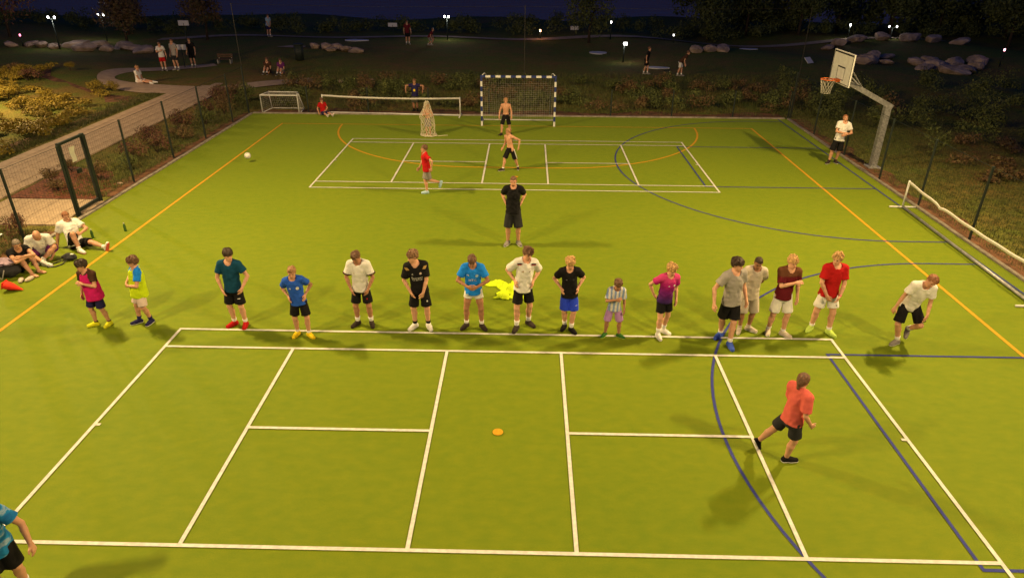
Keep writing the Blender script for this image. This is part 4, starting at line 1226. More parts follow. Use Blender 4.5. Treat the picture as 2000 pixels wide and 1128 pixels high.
def person(label, H, feet=None, yaw=0, pelvis=None, lean=(2, 0), twist=0, head=(0, 8, 0), arms=('down', 'down'), ankles=None, knees=None, footyaw=(-18, 18), footpitch=(0, 0),
           skin_='fair', hair='brown', style='short', top='white', top_mat=None, sleeve=.62, hem=-.036, bib=None, shorts='black', short_len=.80, sock='white', sock_h=.30, shoe='darkshoe', sole='white',
           prints=(), collar=None, cuff=None, stripe=None, vox=.0105, shift=(0, 0), crouch=0.0, group=None, bare=False, shorts_mat=None, extra=None, build=1.0, beard=False, hips_z=None, name='person', wristband=None, up=None):
    psi = R(yaw)
    Rz = rotz(psi)
    ox, oy = (feet[0][0]+feet[1][0])/2, (feet[0][1]+feet[1][1])/2
    if pelvis is not None: ox, oy = pelvis[0], pelvis[1]
    gz0 = gz(ox, oy)
    root = empty(name, (ox, oy, gz0), label, 'person', group)
    l1, l2 = .245*H, .226*H
    ankh = .046*H
    hw = .048*H
    fdir = [Rz@rotz(R(footyaw[i]))@np.array([0, -1., 0]) for i in (0, 1)]
    if ankles is None:
        ank = [np.array([feet[i][0]-ox, feet[i][1]-oy, ankh])-fdir[i]*.030*H for i in (0, 1)]
    else:
        ank = []
        for i in (0, 1):
            if ankles[i] is None: ank.append(np.array([feet[i][0]-ox, feet[i][1]-oy, ankh])-fdir[i]*.030*H)
            else: ank.append(np.array([ankles[i][0]-ox, ankles[i][1]-oy, ankles[i][2]]))
    if pelvis is None:
        pc = (ank[0]+ank[1])/2
        if ankles is not None:
            for i in (0, 1):
                if ankles[i] is None: pc = ank[i].copy()
        pc = pc+Rz@np.array([shift[0], shift[1], 0])*1.0
        zmin = 9
        for i, s in ((0, -1), (1, 1)):
            if ankles is not None and ankles[i] is not None: continue
            hp_ = pc+Rz@np.array([s*hw, 0, 0])
            dh = math.hypot(hp_[0]-ank[i][0], hp_[1]-ank[i][1])
            zmin = min(zmin, ank[i][2]+math.sqrt(max(.01, ((l1+l2)*.992)**2-dh*dh)))
        pc[2] = zmin-crouch*H
    else:
        pc = np.array([0, 0, pelvis[2]])
    # torso frame
    T = rotz(psi+R(twist))@roty(R(lean[1]))@rotx(R(lean[0]))
    tx, ty, tz = T[:, 0], T[:, 1], T[:, 2]
    P = lambda x, y, z: pc+tx*x*H+ty*y*H+tz*z*H
    bw = build
    hip = [pc+(Rz@np.array([s*hw, 0, 0])) for s in (-1, 1)]
    kp = []
    for i in (0, 1):
        pole = fdir[i]*1.0+np.array([0, 0, .15]) if (knees is None or knees[i] is None) else np.array(knees[i], float)
        k_, ank[i] = ik(hip[i], ank[i], l1, l2, pole)
        kp.append(k_)
    sh = [P(s*.103*bw, .006, .288) for s in (-1, 1)]
    PRE = {'hips': ((.100, -.010, .075), (.75, .85, .0), (.35, -.6, -.5)), 'hipsback': ((.098, .03, .07), (.5, 1, .0), (-.3, .5, -.6)), 'down': ((.155, -.035, -.015), (.4, 1, 0), (0, -.1, -1)), 'pocket': ((.098, -.075, .005), (1, .5, 0), (-.25, -.15, -1)), 'front': ((.045, -.115, .005), (1, .35, 0), (-.5, -.1, -.8)),
           'belly': ((.052, -.118, .105), (1, .35, -.2), (-.9, -.15, -.25)), 'chest': ((.015, -.125, .200), (.8, .1, -.7), (-.8, -.1, .45)), 'cross': ((-.02, -.115, .135), (1, .1, -.5), (-.95, -.1, .0)), 'back': ((.075, .10, .03), (1, .5, 0), (-.6, .5, -.4)), 'out': ((.235, -.05, .03), (.4, 1, .2), (.2, -.1, -1)), 'swingf': ((.135, -.17, .05), (.3, 1, -.3), (0, -.8, -.3)), 'swingb': ((.20, .06, .06), (.7, .6, .3), (0, -.2, -1)), 'wide': ((.27, -.08, .14), (.5, .2, 1.0), (.1, -.5, -.8)), 'fist': ((-.035, -.115, .205), (.9, .0, -.8), (-1, -.05, .1))}
    wr = []; el = []; hd_ = []
    for i, s in ((0, -1), (1, 1)):
        a = arms[i]
        if isinstance(a, str): w_, po, hdv = PRE[a]
        elif len(a) == 2 and isinstance(a[0], str):
            w_, po, hdv = PRE[a[0]]; w_ = tuple(np.array(w_)+np.array(a[1]))
        else: w_, po, hdv = a
        tgt = P(s*w_[0], w_[1], w_[2]); pole = tx*s*po[0]+ty*po[1]+tz*po[2]
        e_, t_w = ik(sh[i], tgt, .168*H, .150*H, pole)
        el.append(e_); wr.append(t_w)
        fa = nrm(t_w-e_)
        hv = nrm(tx*s*hdv[0]+ty*hdv[1]+tz*hdv[2])
        hd_.append(nrm(fa*.75+hv*.6))
    # head
    hh = .130*1.75*(.48+.52*H/1.75)
    Hm = rotz(psi+R(twist)+R(head[0]))@roty(R(head[2]))@rotx(R(head[1]))
    nb = P(0, .012, .318)
    hc = nb+tz*.028*H+Hm[:, 2]*(.44*hh)+(-Hm[:, 1])*(.07*hh+.010*H*math.sin(R(head[1])))
    HP = lambda x, y, z: hc+Hm@(np.array([x, y, z])*hh)
    # --- body field
    pts = np.array([hc]+kp+ank+el+wr+hip+sh)
    lo, hi = pts.min(0)-.20, pts.max(0)+.20
    B = Field(lo, hi, vox)
    PZ = np.array([-.075, -.03, 0, .06, .12, .20, .262, .300, .325])*H
    RX = np.array([.055, .082, .083, .077, .071, .081, .080, .058, .034])*H*bw
    RY = np.array([.045, .060, .062, .058, .053, .060, .056, .044, .033])*H*bw
    def torso(PZ, RX, RY, fold=0.0, seed=0.0, yoff=0.0):
        def fn(x, y, z):
            px, py, pz = x-pc[0], y-pc[1], z-pc[2]
            a = px*tx[0]+py*tx[1]+pz*tx[2]; b = px*ty[0]+py*ty[1]+pz*ty[2]-yoff*H; c = px*tz[0]+py*tz[1]+pz*tz[2]
            rx = np.interp(c, PZ, RX); ry = np.interp(c, PZ, RY)
            q = np.sqrt((a/rx)**2+(b/ry)**2)
            d = (q-1)*np.minimum(rx, ry)
            if fold:
                d = d+fold*(vnoise(a*15+c*6+seed, b*9+seed, c*5-a*7)+.8*vnoise(a*9-c*16+seed, b*10, c*13+a*14+seed)+.25*vnoise(a*30, b*30+seed, c*22))
            return np.maximum(d, np.maximum(c-PZ[-1], PZ[0]-c))
        return fn
    rr_ = .2*H
    tb0, tb1 = np.minimum(P(0, 0, -.08), P(0, 0, .34))-.12*H, np.maximum(P(0, 0, -.08), P(0, 0, .34))+.12*H
    B.add(torso(PZ, RX, RY), tb0, tb1, .02)
    for i, s in ((0, -1), (1, 1)):
        B.cone(hip[i]+tz*.0, hip[i]*.4+kp[i]*.6, .050*H*bw, .041*H*bw, .03)
        B.cone(hip[i]*.4+kp[i]*.6, kp[i], .041*H*bw, .031*H*bw, .02)
        cb_ = kp[i]*.68+ank[i]*.32-nrm(np.cross(np.cross(kp[i]-hip[i]*.5-ank[i]*.5, ank[i]-hip[i]), ank[i]-hip[i])+1e-6)*0
        back = -fdir[i]*.008*H
        B.cone(kp[i], cb_+back, .0305*H*bw, .0325*H*bw, .02)
        B.cone(cb_+back, ank[i], .0325*H*bw, .0195*H*bw, .02)
        B.cone(P(s*.02, .012, .318), sh[i]+tz*.006*H, .034*H, .030*H*bw, .03)
        m1 = sh[i]*.5+el[i]*.5
        B.cone(sh[i], m1, .0315*H*bw, .027*H*bw, .03); B.cone(m1, el[i], .027*H*bw, .0205*H*bw, .015)
        m2 = el[i]*.7+wr[i]*.3
        B.cone(el[i], m2, .0205*H*bw, .0215*H*bw, .012); B.cone(m2, wr[i], .0215*H*bw, .0150*H*bw, .012)
    B.cone(nb-tz*.02*H, HP(0, .06, -.22), .034*H, .030*H, .025)
    B.ell(HP(0, .06, .10), Hm, np.array([.335, .425, .395])*hh, .02)
    B.ell(HP(0, -.13, -.20), Hm, np.array([.255, .27, .29])*hh, .03)
    B.ell(HP(0, -.27, -.395), Hm, np.array([.11, .09, .085])*hh, .03)
    B.cone(HP(0, -.385, .0), HP(0, -.475, -.145), .030*hh, .055*hh, .012)
    B.ell(HP(0, -.345, .075), Hm, np.array([.24, .07, .045])*hh, .015)
    for s in (-1, 1): B.ell(HP(s*.345, .05, -.04), Hm, np.array([.035, .085, .125])*hh, .008)
    V, Q = B.mesh()
    # --- hands: palm, four fingers, thumb
    Vs, Qs = [V], [Q]; nV = len(V)
    hv = max(.0042, vox*.45)
    for i, s in ((0, -1), (1, 1)):
        w = wr[i]; d = hd_[i]
        inn = nrm(pc+tz*.1*H-w); pn = nrm(inn-d*(inn@d)+1e-6)
        if arms[i] in ('hips', 'hipsback'): pn = nrm(-tx*s*.8-tz*.2); pn = nrm(pn-d*(pn@d))
        sd = np.cross(d, pn)
        sd = sd if sd@(-ty) > 0 else -sd     # thumb side faces forward
        Fh = Field(w-.16*H/1.6-.02, w+.16*H/1.6+.02, hv)
        k_ = H
        Fh.cone(w-d*.012*k_, w+d*.012*k_, .0150*k_, .0150*k_, .01)
        for j in range(4):
            o = (j-1.5)*.0115*k_
            b0 = w+d*.006*k_+sd*o*.55; b1 = w+d*.048*k_+sd*o
            Fh.cone(b0, b1, .0105*k_, .0088*k_, .012)
            ln = (.026, .033, .035, .031)[j]*k_ if True else 0
            cu = (.42, .34, .32, .34)[j]
            f1 = nrm(d+pn*cu+sd*(j-1.5)*.05); f2 = nrm(d+pn*(cu*2.4)+sd*(j-1.5)*.04)
            c1 = b1+f1*ln*.62; c2 = c1+f2*ln*.55
            Fh.cone(b1, c1, .0064*k_, .0058*k_, .003); Fh.cone(c1, c2, .0058*k_, .0048*k_, .002)
        tb_ = w+d*.012*k_+sd*.012*k_
        t1 = tb_+nrm(d*.7+sd*.9+pn*.2)*.026*k_; t2 = t1+nrm(d+sd*.25+pn*.3)*.022*k_
        Fh.cone(tb_, t1, .0085*k_, .0070*k_, .006); Fh.cone(t1, t2, .0070*k_, .0055*k_, .002)
        v_, q_ = Fh.mesh()
        Vs.append(v_); Qs.append(q_+nV); nV += len(v_)
    if shoe is None:
        for i in (0, 1):
            f = fdir[i]; 
            if footpitch[i]: f = nrm(f*math.cos(R(footpitch[i]))-np.array([0, 0, 1])*math.sin(R(footpitch[i])))
            Ff = Field(ank[i]-.22*H, ank[i]+.22*H, .008)
            sdv = nrm(np.cross(f, [0, 0, 1])); dn = nrm(np.cross(f, sdv)); dn = dn if dn[2] < 0 else -dn
            he = ank[i]+dn*.026*H-f*.012*H
            Ff.cone(ank[i], he, .020*H, .021*H, .02); Ff.cone(he, he+f*.075*H, .021*H, .021*H, .02)
            for j in range(5):
                b0 = he+f*.065*H+sdv*(j-2)*.007*H; Ff.cone(b0, b0+f*(.05-.004*abs(j-1))*H, .0105*H, .007*H, .006)
            v_, q_ = Ff.mesh(); Vs.append(v_); Qs.append(q_+nV); nV += len(v_)
    bo = make_obj('body', np.concatenate(Vs), np.concatenate(Qs), skin(skin_), root)
    # --- eyes, brows, lips
    for s in (-1, 1):
        me = bpy.data.meshes.new('eye'); bm = bmesh.new(); bmesh.ops.create_icosphere(bm, subdivisions=1, radius=1)
        M4 = Matrix([list(Hm[0]*np.array([.062, .036, .036])*hh)+[HP(s*.135, -.365, .005)[0]], list(Hm[1]*np.array([.062, .036, .036])*hh)+[HP(s*.135, -.365, .005)[1]], list(Hm[2]*np.array([.062, .036, .036])*hh)+[HP(s*.135, -.365, .005)[2]], [0, 0, 0, 1]])
        bm.transform(M4); bm.to_mesh(me); bm.free(); link('eye', me, mat('dark_eye', (.03, .02, .015), .3, .1), root)
        b = MB(); b.tube([HP(s*.06, -.405, .085), HP(s*.14, -.395, .105), HP(s*.22, -.345, .085)], [.020*hh, .022*hh, .013*hh], 5); b.build('eyebrow', hairm(hair if hair in HAIR else 'brown'), root)
    b = MB(); b.tube([HP(-.10, -.365, -.265), HP(-.03, -.405, -.255), HP(.03, -.405, -.255), HP(.10, -.365, -.265)], [.010*hh, .022*hh, .022*hh, .010*hh], 6); b.build('lips', mat('lips_'+skin_, tuple(c*f for c, f in zip(SKIN[skin_], (.75, .5, .5))), .5, .05), root, True)
    # --- hair
    if style != 'bald':
        st = {'short': (.100, .15, -.24, .055), 'crop': (.045, .22, -.20, .018), 'mop': (.160, .08, -.24, .075), 'bowl': (.150, .06, -.20, .045), 'curly': (.175, .09, -.20, .095), 'swept': (.155, .13, -.22, .08), 'tail': (.08, .20, -.32, .03)}[style]
        th, fr, nape, na = st
        Fr = Field(hc-.80*hh, hc+.80*hh, .0062 if vox < .015 else .012)
        seed = (hash(label) % 97)*.37 if False else (sum(map(ord, label)) % 97)*.37
        def hfn(x, y, z):
            px, py, pz = (x-hc[0])/hh, (y-hc[1])/hh, (z-hc[2])/hh
            a = px*Hm[0, 0]+py*Hm[1, 0]+pz*Hm[2, 0]; b_ = px*Hm[0, 1]+py*Hm[1, 1]+pz*Hm[2, 1]; c = px*Hm[0, 2]+py*Hm[1, 2]+pz*Hm[2, 2]
            lift = np.clip((c-.02)*2.2, 0, 1)
            t_ = th*(.45+.55*lift)
            q = np.sqrt((a/(.335+t_))**2+((b_-.06)/(.425+t_))**2+((c-.10)/(.395+t_))**2)
            d = (q-1)*.40
            az = np.arctan2(a, b_-.06)
            d = d+na*(vnoise(az*4+seed, c*3+seed, b_*3)+.38*vnoise(az*14+seed, c*5, a*6+seed))*(.5+.5*lift)
            if style == 'curly': d = d+.034*vnoise(a*13+seed, b_*13, c*13)
            face = np.sqrt((a/.36)**2+((b_+.55)/.52)**2+((c-(fr-.52))/.52)**2)-1
            frn = fr+.05*vnoise(a*9+seed, 3.3, seed)
            d = np.maximum(d, -face*.4)
            d = np.maximum(d, np.where(b_ < -.12, frn-c, -1.0)*.9)
            side = np.where(b_ < .10, -.02+.25*np.clip(-b_-.05, 0, .2)-c, nape-c)
            d = np.maximum(d, side)
            return d*hh
        sl, x, y, z = Fr.sub(hc-.79*hh, hc+.79*hh)
        Fr.F[sl] = hfn(x, y, z)
        if style == 'tail':
            Fr.cone(HP(0, .40, -.05), HP(.02, .44, -.42), .16*hh, .10*hh, .03)
        v_, q_ = Fr.mesh()
        make_obj('hair', v_, q_, hairm(hair), root)
    if beard:
        Fr = Field(hc-.7*hh, hc+.7*hh, .008)
        Fr.ell(HP(0, -.16, -.235), Hm, np.array([.262, .268, .275])*hh, 0)
        sl, x, y, z = Fr.sub(hc-.69*hh, hc+.69*hh)
        c = (x-hc[0])*Hm[0, 2]+(y-hc[1])*Hm[1, 2]+(z-hc[2])*Hm[2, 2]
        Fr.F[sl] = np.maximum(Fr.F[sl], c+.27*hh)
        v_, q_ = Fr.mesh(); make_obj('beard', v_, q_, hairm('ginger'), root)
    # --- garments
    gv = vox*1.15
    fold = .0056*H
    def garment(PZ, RX, RY, slv, slr, fold, seed, traps=.013, nk=.047, tin=.012):
        G = Field(lo, hi, gv)
        PZ, RX, RY = np.array(PZ)*H, np.array(RX)*H*bw, np.array(RY)*H*bw
        G.add(torso(PZ, RX, RY, fold, seed), tb0-.06*H, tb1+.06*H, 0)
        for i, s in ((0, -1), (1, 1)):
            G.cone(P(s*.02, .012, .312), sh[i]+tz*.004*H-tx*s*tin*H, (.034+traps)*H, (.032+traps)*H*bw, .035)
            if slv > 0:
                e = sh[i]+(el[i]-sh[i])*1.0
                G.cone(sh[i]-tx*s*.01*H, e, (.034+traps*.8)*H*bw*slr, (.029+traps*1.35)*H*bw*slr, .03, cut=slv)
                if up is not None and up == i: pass
        sl, x, y, z = G.sub(lo, hi)
        # neck opening
        a = nb-tz*.03*H-ty*.006*H; dv = nrm(tz*1.0-ty*.42)
        px, py, pz = x-a[0], y-a[1], z-a[2]
        t = px*dv[0]+py*dv[1]+pz*dv[2]
        dn = np.sqrt(np.maximum(px*px+py*py+pz*pz-t*t, 0))
        G.F[sl] = np.maximum(G.F[sl], np.where(t > 0, nk*H-dn, -1))
        if slv > 0 and fold:
            G.F[sl] += .0022*H*vnoise(x*26+seed, y*26, z*26)
        V, Q = G.mesh()
        r_ = V-pc
        tl = np.stack([r_@tx, r_@ty, r_@tz], 1)/H
        return V, Q, tl
    sd_ = (sum(map(ord, label)) % 53)*.71
    PZs = [hem-.004, hem, 0, .06, .12, .20, .262, .300, .328]
    RXs = [.099, .104, .100, .093, .091, .096, .091, .070, .042]
    RYs = [.080, .086, .082, .075, .072, .075, .067, .053, .040]
    so = None
    if not bare:
        V, Q, tl = garment(PZs, RXs, RYs, sleeve, 1.0, fold, sd_)
        so = make_obj('shirt', V, Q, top_mat or F_(top), root, tl)
        if collar:
            a = nb-tz*.006*H; dv = nrm(tz-ty*.42); e1 = nrm(np.cross(dv, tx)); e2 = np.cross(dv, e1)
            b = MB(); b.tube([a+(e1*math.cos(t)+e2*math.sin(t))*.048*H+dv*.010*H for t in np.linspace(0, 2*math.pi, 25)], .0065*H, 6, False); b.build('collar', F_(collar), root, True)
        if cuff:
            for i, s in ((0, -1), (1, 1)):
                u = nrm(el[i]-sh[i]); a0 = sh[i]+(el[i]-sh[i])*(sleeve-.06); 
                b = MB(); b.tube([a0, a0+u*.016*H], (.0305+.013*1.35)*H*bw*1.06, 16); b.build('cuff', F_(cuff), root, True)
    if bib:
        V, Q, tl = garment([hem-.052, hem-.045, 0, .06, .12, .20, .262, .296, .322], [.117, .123, .118, .111, .108, .108, .084, .064, .05], [.103, .109, .103, .096, .092, .095, .084, .066, .046], 0, 1.15, fold*1.3, sd_+3, .015, .056, .042)
        so = make_obj('bib', V, Q, F_(bib), root, tl)
    # shorts
    G = Field(lo, hi, gv)
    wz = .045 if not bare else .055
    G.add(torso(np.array([-.075, -.02, .02, wz])*H, np.array([.076, .087, .085, .079])*H*bw, np.array([.060, .070, .068, .063])*H*bw, fold*.6, sd_+7), tb0-.03*H, tb1, 0)
    for i in (0, 1):
        G.cone(hip[i], kp[i], .0505*H*bw, .060*H*bw*(1.0 if short_len < .8 else 1.03), .028, cut=short_len)
    sl, x, y, z = G.sub(lo, hi)
    G.F[sl] += .004*H*vnoise(x*15+sd_, y*15, z*9)
    V, Q = G.mesh(); r_ = V-pc
    sho = make_obj('shorts', V, Q, shorts_mat or F_(shorts), root, np.stack([r_@tx, r_@ty, r_@tz], 1)/H)
    # socks and shoes
    for i in (0, 1):
        f = fdir[i]
        if footpitch[i]: f = nrm(f*math.cos(R(footpitch[i]))-np.array([0, 0, 1])*math.sin(R(footpitch[i])))
        sdv = nrm(np.cross(f, [0, 0, 1])); dn = np.cross(f, sdv); dn = dn if dn[2] < 0 else -dn
        if sock:
            u = kp[i]-ank[i]; b = MB()
            rs_ = [.0245, .0235, .0245+.010*sock_h, .0255+.018*sock_h]
            b.tube([ank[i]+dn*.012*H, ank[i]+u*.06, ank[i]+u*sock_h*.6-fdir[i]*.003*H, ank[i]+u*sock_h-fdir[i]*.006*H], [r_*H*bw for r_ in rs_], 14); b.build('sock', F_(sock), root, True)
        if shoe:
            Fs = Field(ank[i]-.20*H, ank[i]+.20*H, .0072 if vox < .015 else .013)
            he = ank[i]+dn*.020*H-f*.016*H; to = he+f*.112*H+dn*.004*H; mi = he+f*.06*H+dn*.001*H
            Fs.cone(ank[i]-dn*.004*H, he, .0265*H, .0265*H, .015); Fs.cone(he, mi, .0265*H, .0275*H, .015); Fs.cone(mi, to, .0275*H, .0225*H, .012); Fs.cone(ank[i]+f*.012*H, mi+f*.01*H, .022*H, .024*H, .02)
            sl, x, y, z = Fs.sub(ank[i]-.2*H, ank[i]+.2*H)
            pl_ = (x-ank[i][0])*dn[0]+(y-ank[i][1])*dn[1]+(z-ank[i][2])*dn[2]
            F0 = Fs.F.copy()
            Fs.F[sl] = np.maximum(F0[sl], pl_-.0365*H)
            Fs.F[sl] = np.maximum(Fs.F[sl], -pl_-.016*H)
            v_, q_ = Fs.mesh(); s_o = make_obj('shoe', v_, q_, F_(shoe), root)
            Fs.F[...] = 1; Fs.F[sl] = np.maximum(np.maximum(F0[sl]-.0035*H, pl_-.0455*H), .034*H-pl_)
            v_, q_ = Fs.mesh(); make_obj('sole', v_, q_, F_(sole), s_o)
    if wristband is not None:
        i, cname = wristband; u = nrm(wr[i]-el[i]); b = MB(); b.tube([wr[i]-u*.012*H, wr[i]-u*.002*H], .0175*H, 10); b.build('wristband', F_(cname), root, True)
    # --- prints: flat lettering and emblems laid onto the cloth
    if prints and so is not None:
        bvh = {}
        def bv(o):
            if o.name not in bvh:
                bvh[o.name] = BVHTree.FromPolygons([v.co.copy() for v in o.data.vertices], [tuple(p.vertices) for p in o.data.polygons])
            return bvh[o.name]
        for (tgt, kind, x0, z0, size, cname, arg) in prints:
            o = so if tgt == 'shirt' else sho
            sg_ = -1.0
            if kind == 'text': v, f = text_mesh(arg, size*H)
            elif kind == 'disc': v, f = disc_mesh(size*H)
            elif kind == 'tri': v, f = tri_mesh(size*H)
            else: v, f = quad_mesh(arg[0]*H, arg[1]*H, 8, 8, arg[2]*H if len(arg) > 2 else 0)
            if kind == 'text' and False: pass
            out = []
            for (a, b_, _) in v:
                st_ = P(x0, 0, z0)+tx*a+tz*b_-ty*.35*H
                hit = bv(o).ray_cast(Vector(st_), Vector(ty))
                if hit[0] is None: p = P(x0, -.07, z0)+tx*a+tz*b_
                else: p = np.array(hit[0])-ty*.006
                out.append(p)
            me = bpy.data.meshes.new('print'); me.from_pydata([tuple(p) for p in out], [], f); me.update()
            link('emblem' if kind in ('disc', 'tri') else ('lettering' if kind == 'text' else 'panel'), me, F_(cname), o)
    if stripe:
        for i, s in ((0, -1), (1, 1)):
            u = kp[i]-hip[i]; b = MB(); n_ = nrm(tx*s); pts_ = [hip[i]+u*t+n_*.0615*H*bw for t in np.linspace(-.05, short_len-.03, 6)]
            b.tube(pts_, .010*H, 6, True); b.build('stripe', F_(stripe), sho, True)
    return root
# ------------------------------------------------------------------ the people, front row first
WH = 'white'
person('boy in a pink training bib with yellow shoes, leftmost of the standing line', 1.46, ((-8.33, -17.18), (-8.04, -17.17)), yaw=-12, head=(-38, 13, -6), lean=(3, -3), arms=(('down', (.01, 0, 0)), 'chest'), footyaw=(-45, 5),
       hair='dark', style='mop', top='brown', bib='pink', shorts='navy', sock='black', sock_h=.12, shoe='lemon', sole='lemon', skin_='light', short_len=0.87)
person('boy in a neon yellow bib over a blue shirt, second in the line', 1.52, ((-7.51, -17.05), (-7.24, -17.06)), yaw=-52, head=(-20, 8, 0), lean=(-3, 6), arms=('belly', 'belly'), footyaw=(0, 42), shift=(.02, .03),
       hair='brown', style='mop', top='sky', bib='neon', shorts='pinkwhite', sock='navy', sock_h=.28, shoe='navy', sole='white', skin_='light', collar='paleblue', short_len=0.85)
person('boy in a dark teal shirt and red shoes with a dark fringe', 1.71, ((-5.53, -17.09), (-5.26, -17.12)), yaw=4, head=(38, 3, 3), arms=('pocket', ('pocket', (.03, 0, .02))), footyaw=(-40, 2), hair='dark', style='bowl', top='teal', shorts='black', short_len=0.83, sock='white', sock_h=.22, shoe='red', sole='red', lean=(1, 1),
       prints=(('shorts', 'quad', .07, -.115, 0, 'white', (.03, .008, .01)),))
person('boy in a blue jersey with hands on hips and yellow shoes', 1.54, ((-4.12, -17.44), (-3.83, -17.47)), yaw=8, head=(6, 10, 4), lean=(2, -5), arms=('hips', 'hips'), footyaw=(-25, 40), hair='sandy', style='short', top='blue', shorts='black', sock='white', sock_h=.2, shoe='yellow', sole='yellow', skin_='light',
       prints=(('shirt', 'disc', .045, .205, .020, 'white', 0), ('shirt', 'tri', -.045, .21, .013, 'white', 0)))
person('player in a white shirt with brown collar and cuffs, head bowed', 1.71, ((-3.03, -17.00), (-2.71, -16.99)), yaw=0, head=(-14, 26, -3), lean=(3, 0), arms=('pocket', 'pocket'), footyaw=(-30, 20), hair='brown', style='short', top='white', collar='brown', cuff='brown', shorts='black', sock='white', sock_h=.30, shoe='darkshoe', sole='darkshoe', skin_='tan', sleeve=.7,
       prints=(('shirt', 'tri', -.045, .205, .010, 'gold', 0), ('shorts', 'disc', .075, -.12, .008, 'red', 0)))
person('player in a black jersey with gold shoulder stripes and white shoes', 1.75, ((-1.85, -17.07), (-1.53, -17.06)), yaw=6, head=(-62, 12, -8), lean=(5, -5), arms=('pocket', 'front'), footyaw=(-38, 18), hair='mid', style='mop', top='black', shorts='black', short_len=0.87, sock='black', sock_h=.22, shoe='white', sole='white', sleeve=.78,
       prints=(('shirt', 'text', .0, .175, .036, 'white', 'Emirates'), ('shirt', 'text', .0, .148, .022, 'white', 'FLY BETTER'), ('shirt', 'disc', .045, .225, .013, 'pinkwhite', 0), ('shirt', 'tri', -.045, .222, .011, 'white', 0), ('shirt', 'quad', .098, .285, 0, 'gold', (.035, .035, .02)), ('shirt', 'quad', -.098, .285, 0, 'gold', (.035, .035, -.02)), ('shorts', 'disc', .07, -.13, .009, 'white', 0)))
person('player in a sky blue lettered jersey and white shorts, looking down', 1.70, ((-.81, -17.02), (-.44, -17.04)), yaw=0, head=(-3, 29, 0), lean=(5, 0), arms=('belly', 'belly'), footyaw=(-30, 32), hair='brown', style='short', top='sky', shorts='white', short_len=.42, sock='white', sock_h=.25, shoe='darkshoe', sole='darkshoe', skin_='tan', sleeve=.66,
       prints=(('shirt', 'text', .0, .165, .045, 'white', 'HTC'), ('shirt', 'disc', .05, .222, .018, 'paleblue', 0), ('shirt', 'tri', -.05, .225, .014, 'white', 0), ('shirt', 'disc', -.06, -.03, .014, 'paleblue', 0)))
person('tall player in a cream jersey with black shoulder stripes, hands on hips', 1.81, ((.22, -17.10), (.51, -16.88)), yaw=10, head=(18, 13, 6), lean=(2, 5), arms=('hips', 'hips'), footyaw=(-30, 30), hair='brown', style='swept', top='white', shorts='black', short_len=0.75, sock='white', sock_h=.33, shoe='darkshoe', sole='darkshoe', sleeve=.8,
       prints=(('shirt', 'tri', -.035, .215, .013, 'gold', 0), ('shirt', 'quad', -.075, .298, 0, 'black', (.055, .012, -.012)), ('shirt', 'quad', .075, .298, 0, 'black', (.055, .012, .012)), ('shirt', 'quad', -.078, .286, 0, 'red', (.05, .009, -.012)), ('shirt', 'quad', .078, .286, 0, 'red', (.05, .009, .012)), ('shirt', 'disc', .04, .22, .010, 'grey', 0)))
person('curly blond player in a black shirt and blue shorts, hands on hips', 1.64, ((1.19, -17.00), (1.36, -17.12)), yaw=2, head=(2, 15, 0), lean=(2, -2), arms=('hips', 'hips'), footyaw=(-25, 28), hair='blond', style='curly', top='black', shorts='royal', short_len=0.89, sock='white', sock_h=.32, shoe='black', sole='black',
       prints=(('shirt', 'disc', .04, .215, .011, 'charcoal', 0), ('shirt', 'tri', -.04, .212, .009, 'grey', 0), ('shorts', 'quad', .075, -.13, 0, 'white', (.022, .006, .008))))
person('smallest boy in a blue and white striped shirt and lilac shorts', 1.30, ((1.98, -17.26), (2.30, -17.29)), yaw=4, head=(4, 23, 0), lean=(4, 3), arms=('chest', ('down', (-.01, -.02, .0))), footyaw=(-40, 45), hair='brown', style='bowl', top_mat=attr_mat('striped_jersey', m_stripes), shorts='lilac', short_len=0.92, sock='green', sock_h=.06, shoe='green', sole='lime', skin_='tan', sleeve=.8,
       prints=(('shirt', 'text', .03, .16, .050, 'black', 'xxl'[:0]+'WIR'),))
person('blond boy in a pink to purple shaded jersey with long white socks', 1.60, ((3.06, -17.29), (3.22, -17.10)), yaw=14, head=(6, 15, 2), lean=(4, 4), arms=(('back', (.05, -.03, 0)), ('down', (-.02, 0, .02))), footyaw=(-4, 32), hair='blond', style='curly', top_mat=attr_mat('gradient_jersey', m_gradient), shorts='black', short_len=0.69, sock='white', sock_h=.36, shoe='white', sole='white', hem=-.03,
       prints=(('shirt', 'tri', -.02, .215, .012, 'white', 0), ('shirt', 'disc', .05, .222, .012, 'white', 0)))
person('dark-haired player in a grey shirt stepping forward in blue shoes', 1.86, ((4.26, -17.23), (4.39, -17.61)), yaw=18, head=(32, 5, 4), lean=(1, -3), arms=('out', ('down', (-.02, -.02, .02))), footyaw=(-62, -14), hair='dark', style='mop', top='grey', shorts='black', short_len=0.85, sock='white', sock_h=.22, shoe='shoeblue', sole='shoeblue', skin_='fair')
person('player all in cream with dark hair and arms behind the back', 1.68, ((4.72, -17.00), (4.97, -16.95)), yaw=0, head=(-8, 18, 4), lean=(2, 3), arms=('back', 'back'), footyaw=(-22, 48), hair='dark', style='crop', top='cream', shorts='cream', short_len=1.0, sock='cream', sock_h=.16, shoe='cream', sole='white', skin_='tan', sleeve=.8, hem=-.06)
person('blond player in a maroon jersey with a fist at the chest', 1.74, ((5.29, -17.04), (5.60, -17.14)), yaw=6, head=(4, 6, 2), lean=(1, 4), arms=('fist', 'down'), footyaw=(-24, 34), hair='blond', style='swept', top_mat=attr_mat('maroon_jersey', m_shoulder((.105, .007, .013), (.12, .045, .02), .252)), shorts='white', short_len=0.85, sock='white', sock_h=.18, shoe='cream', sole='white', sleeve=.8)
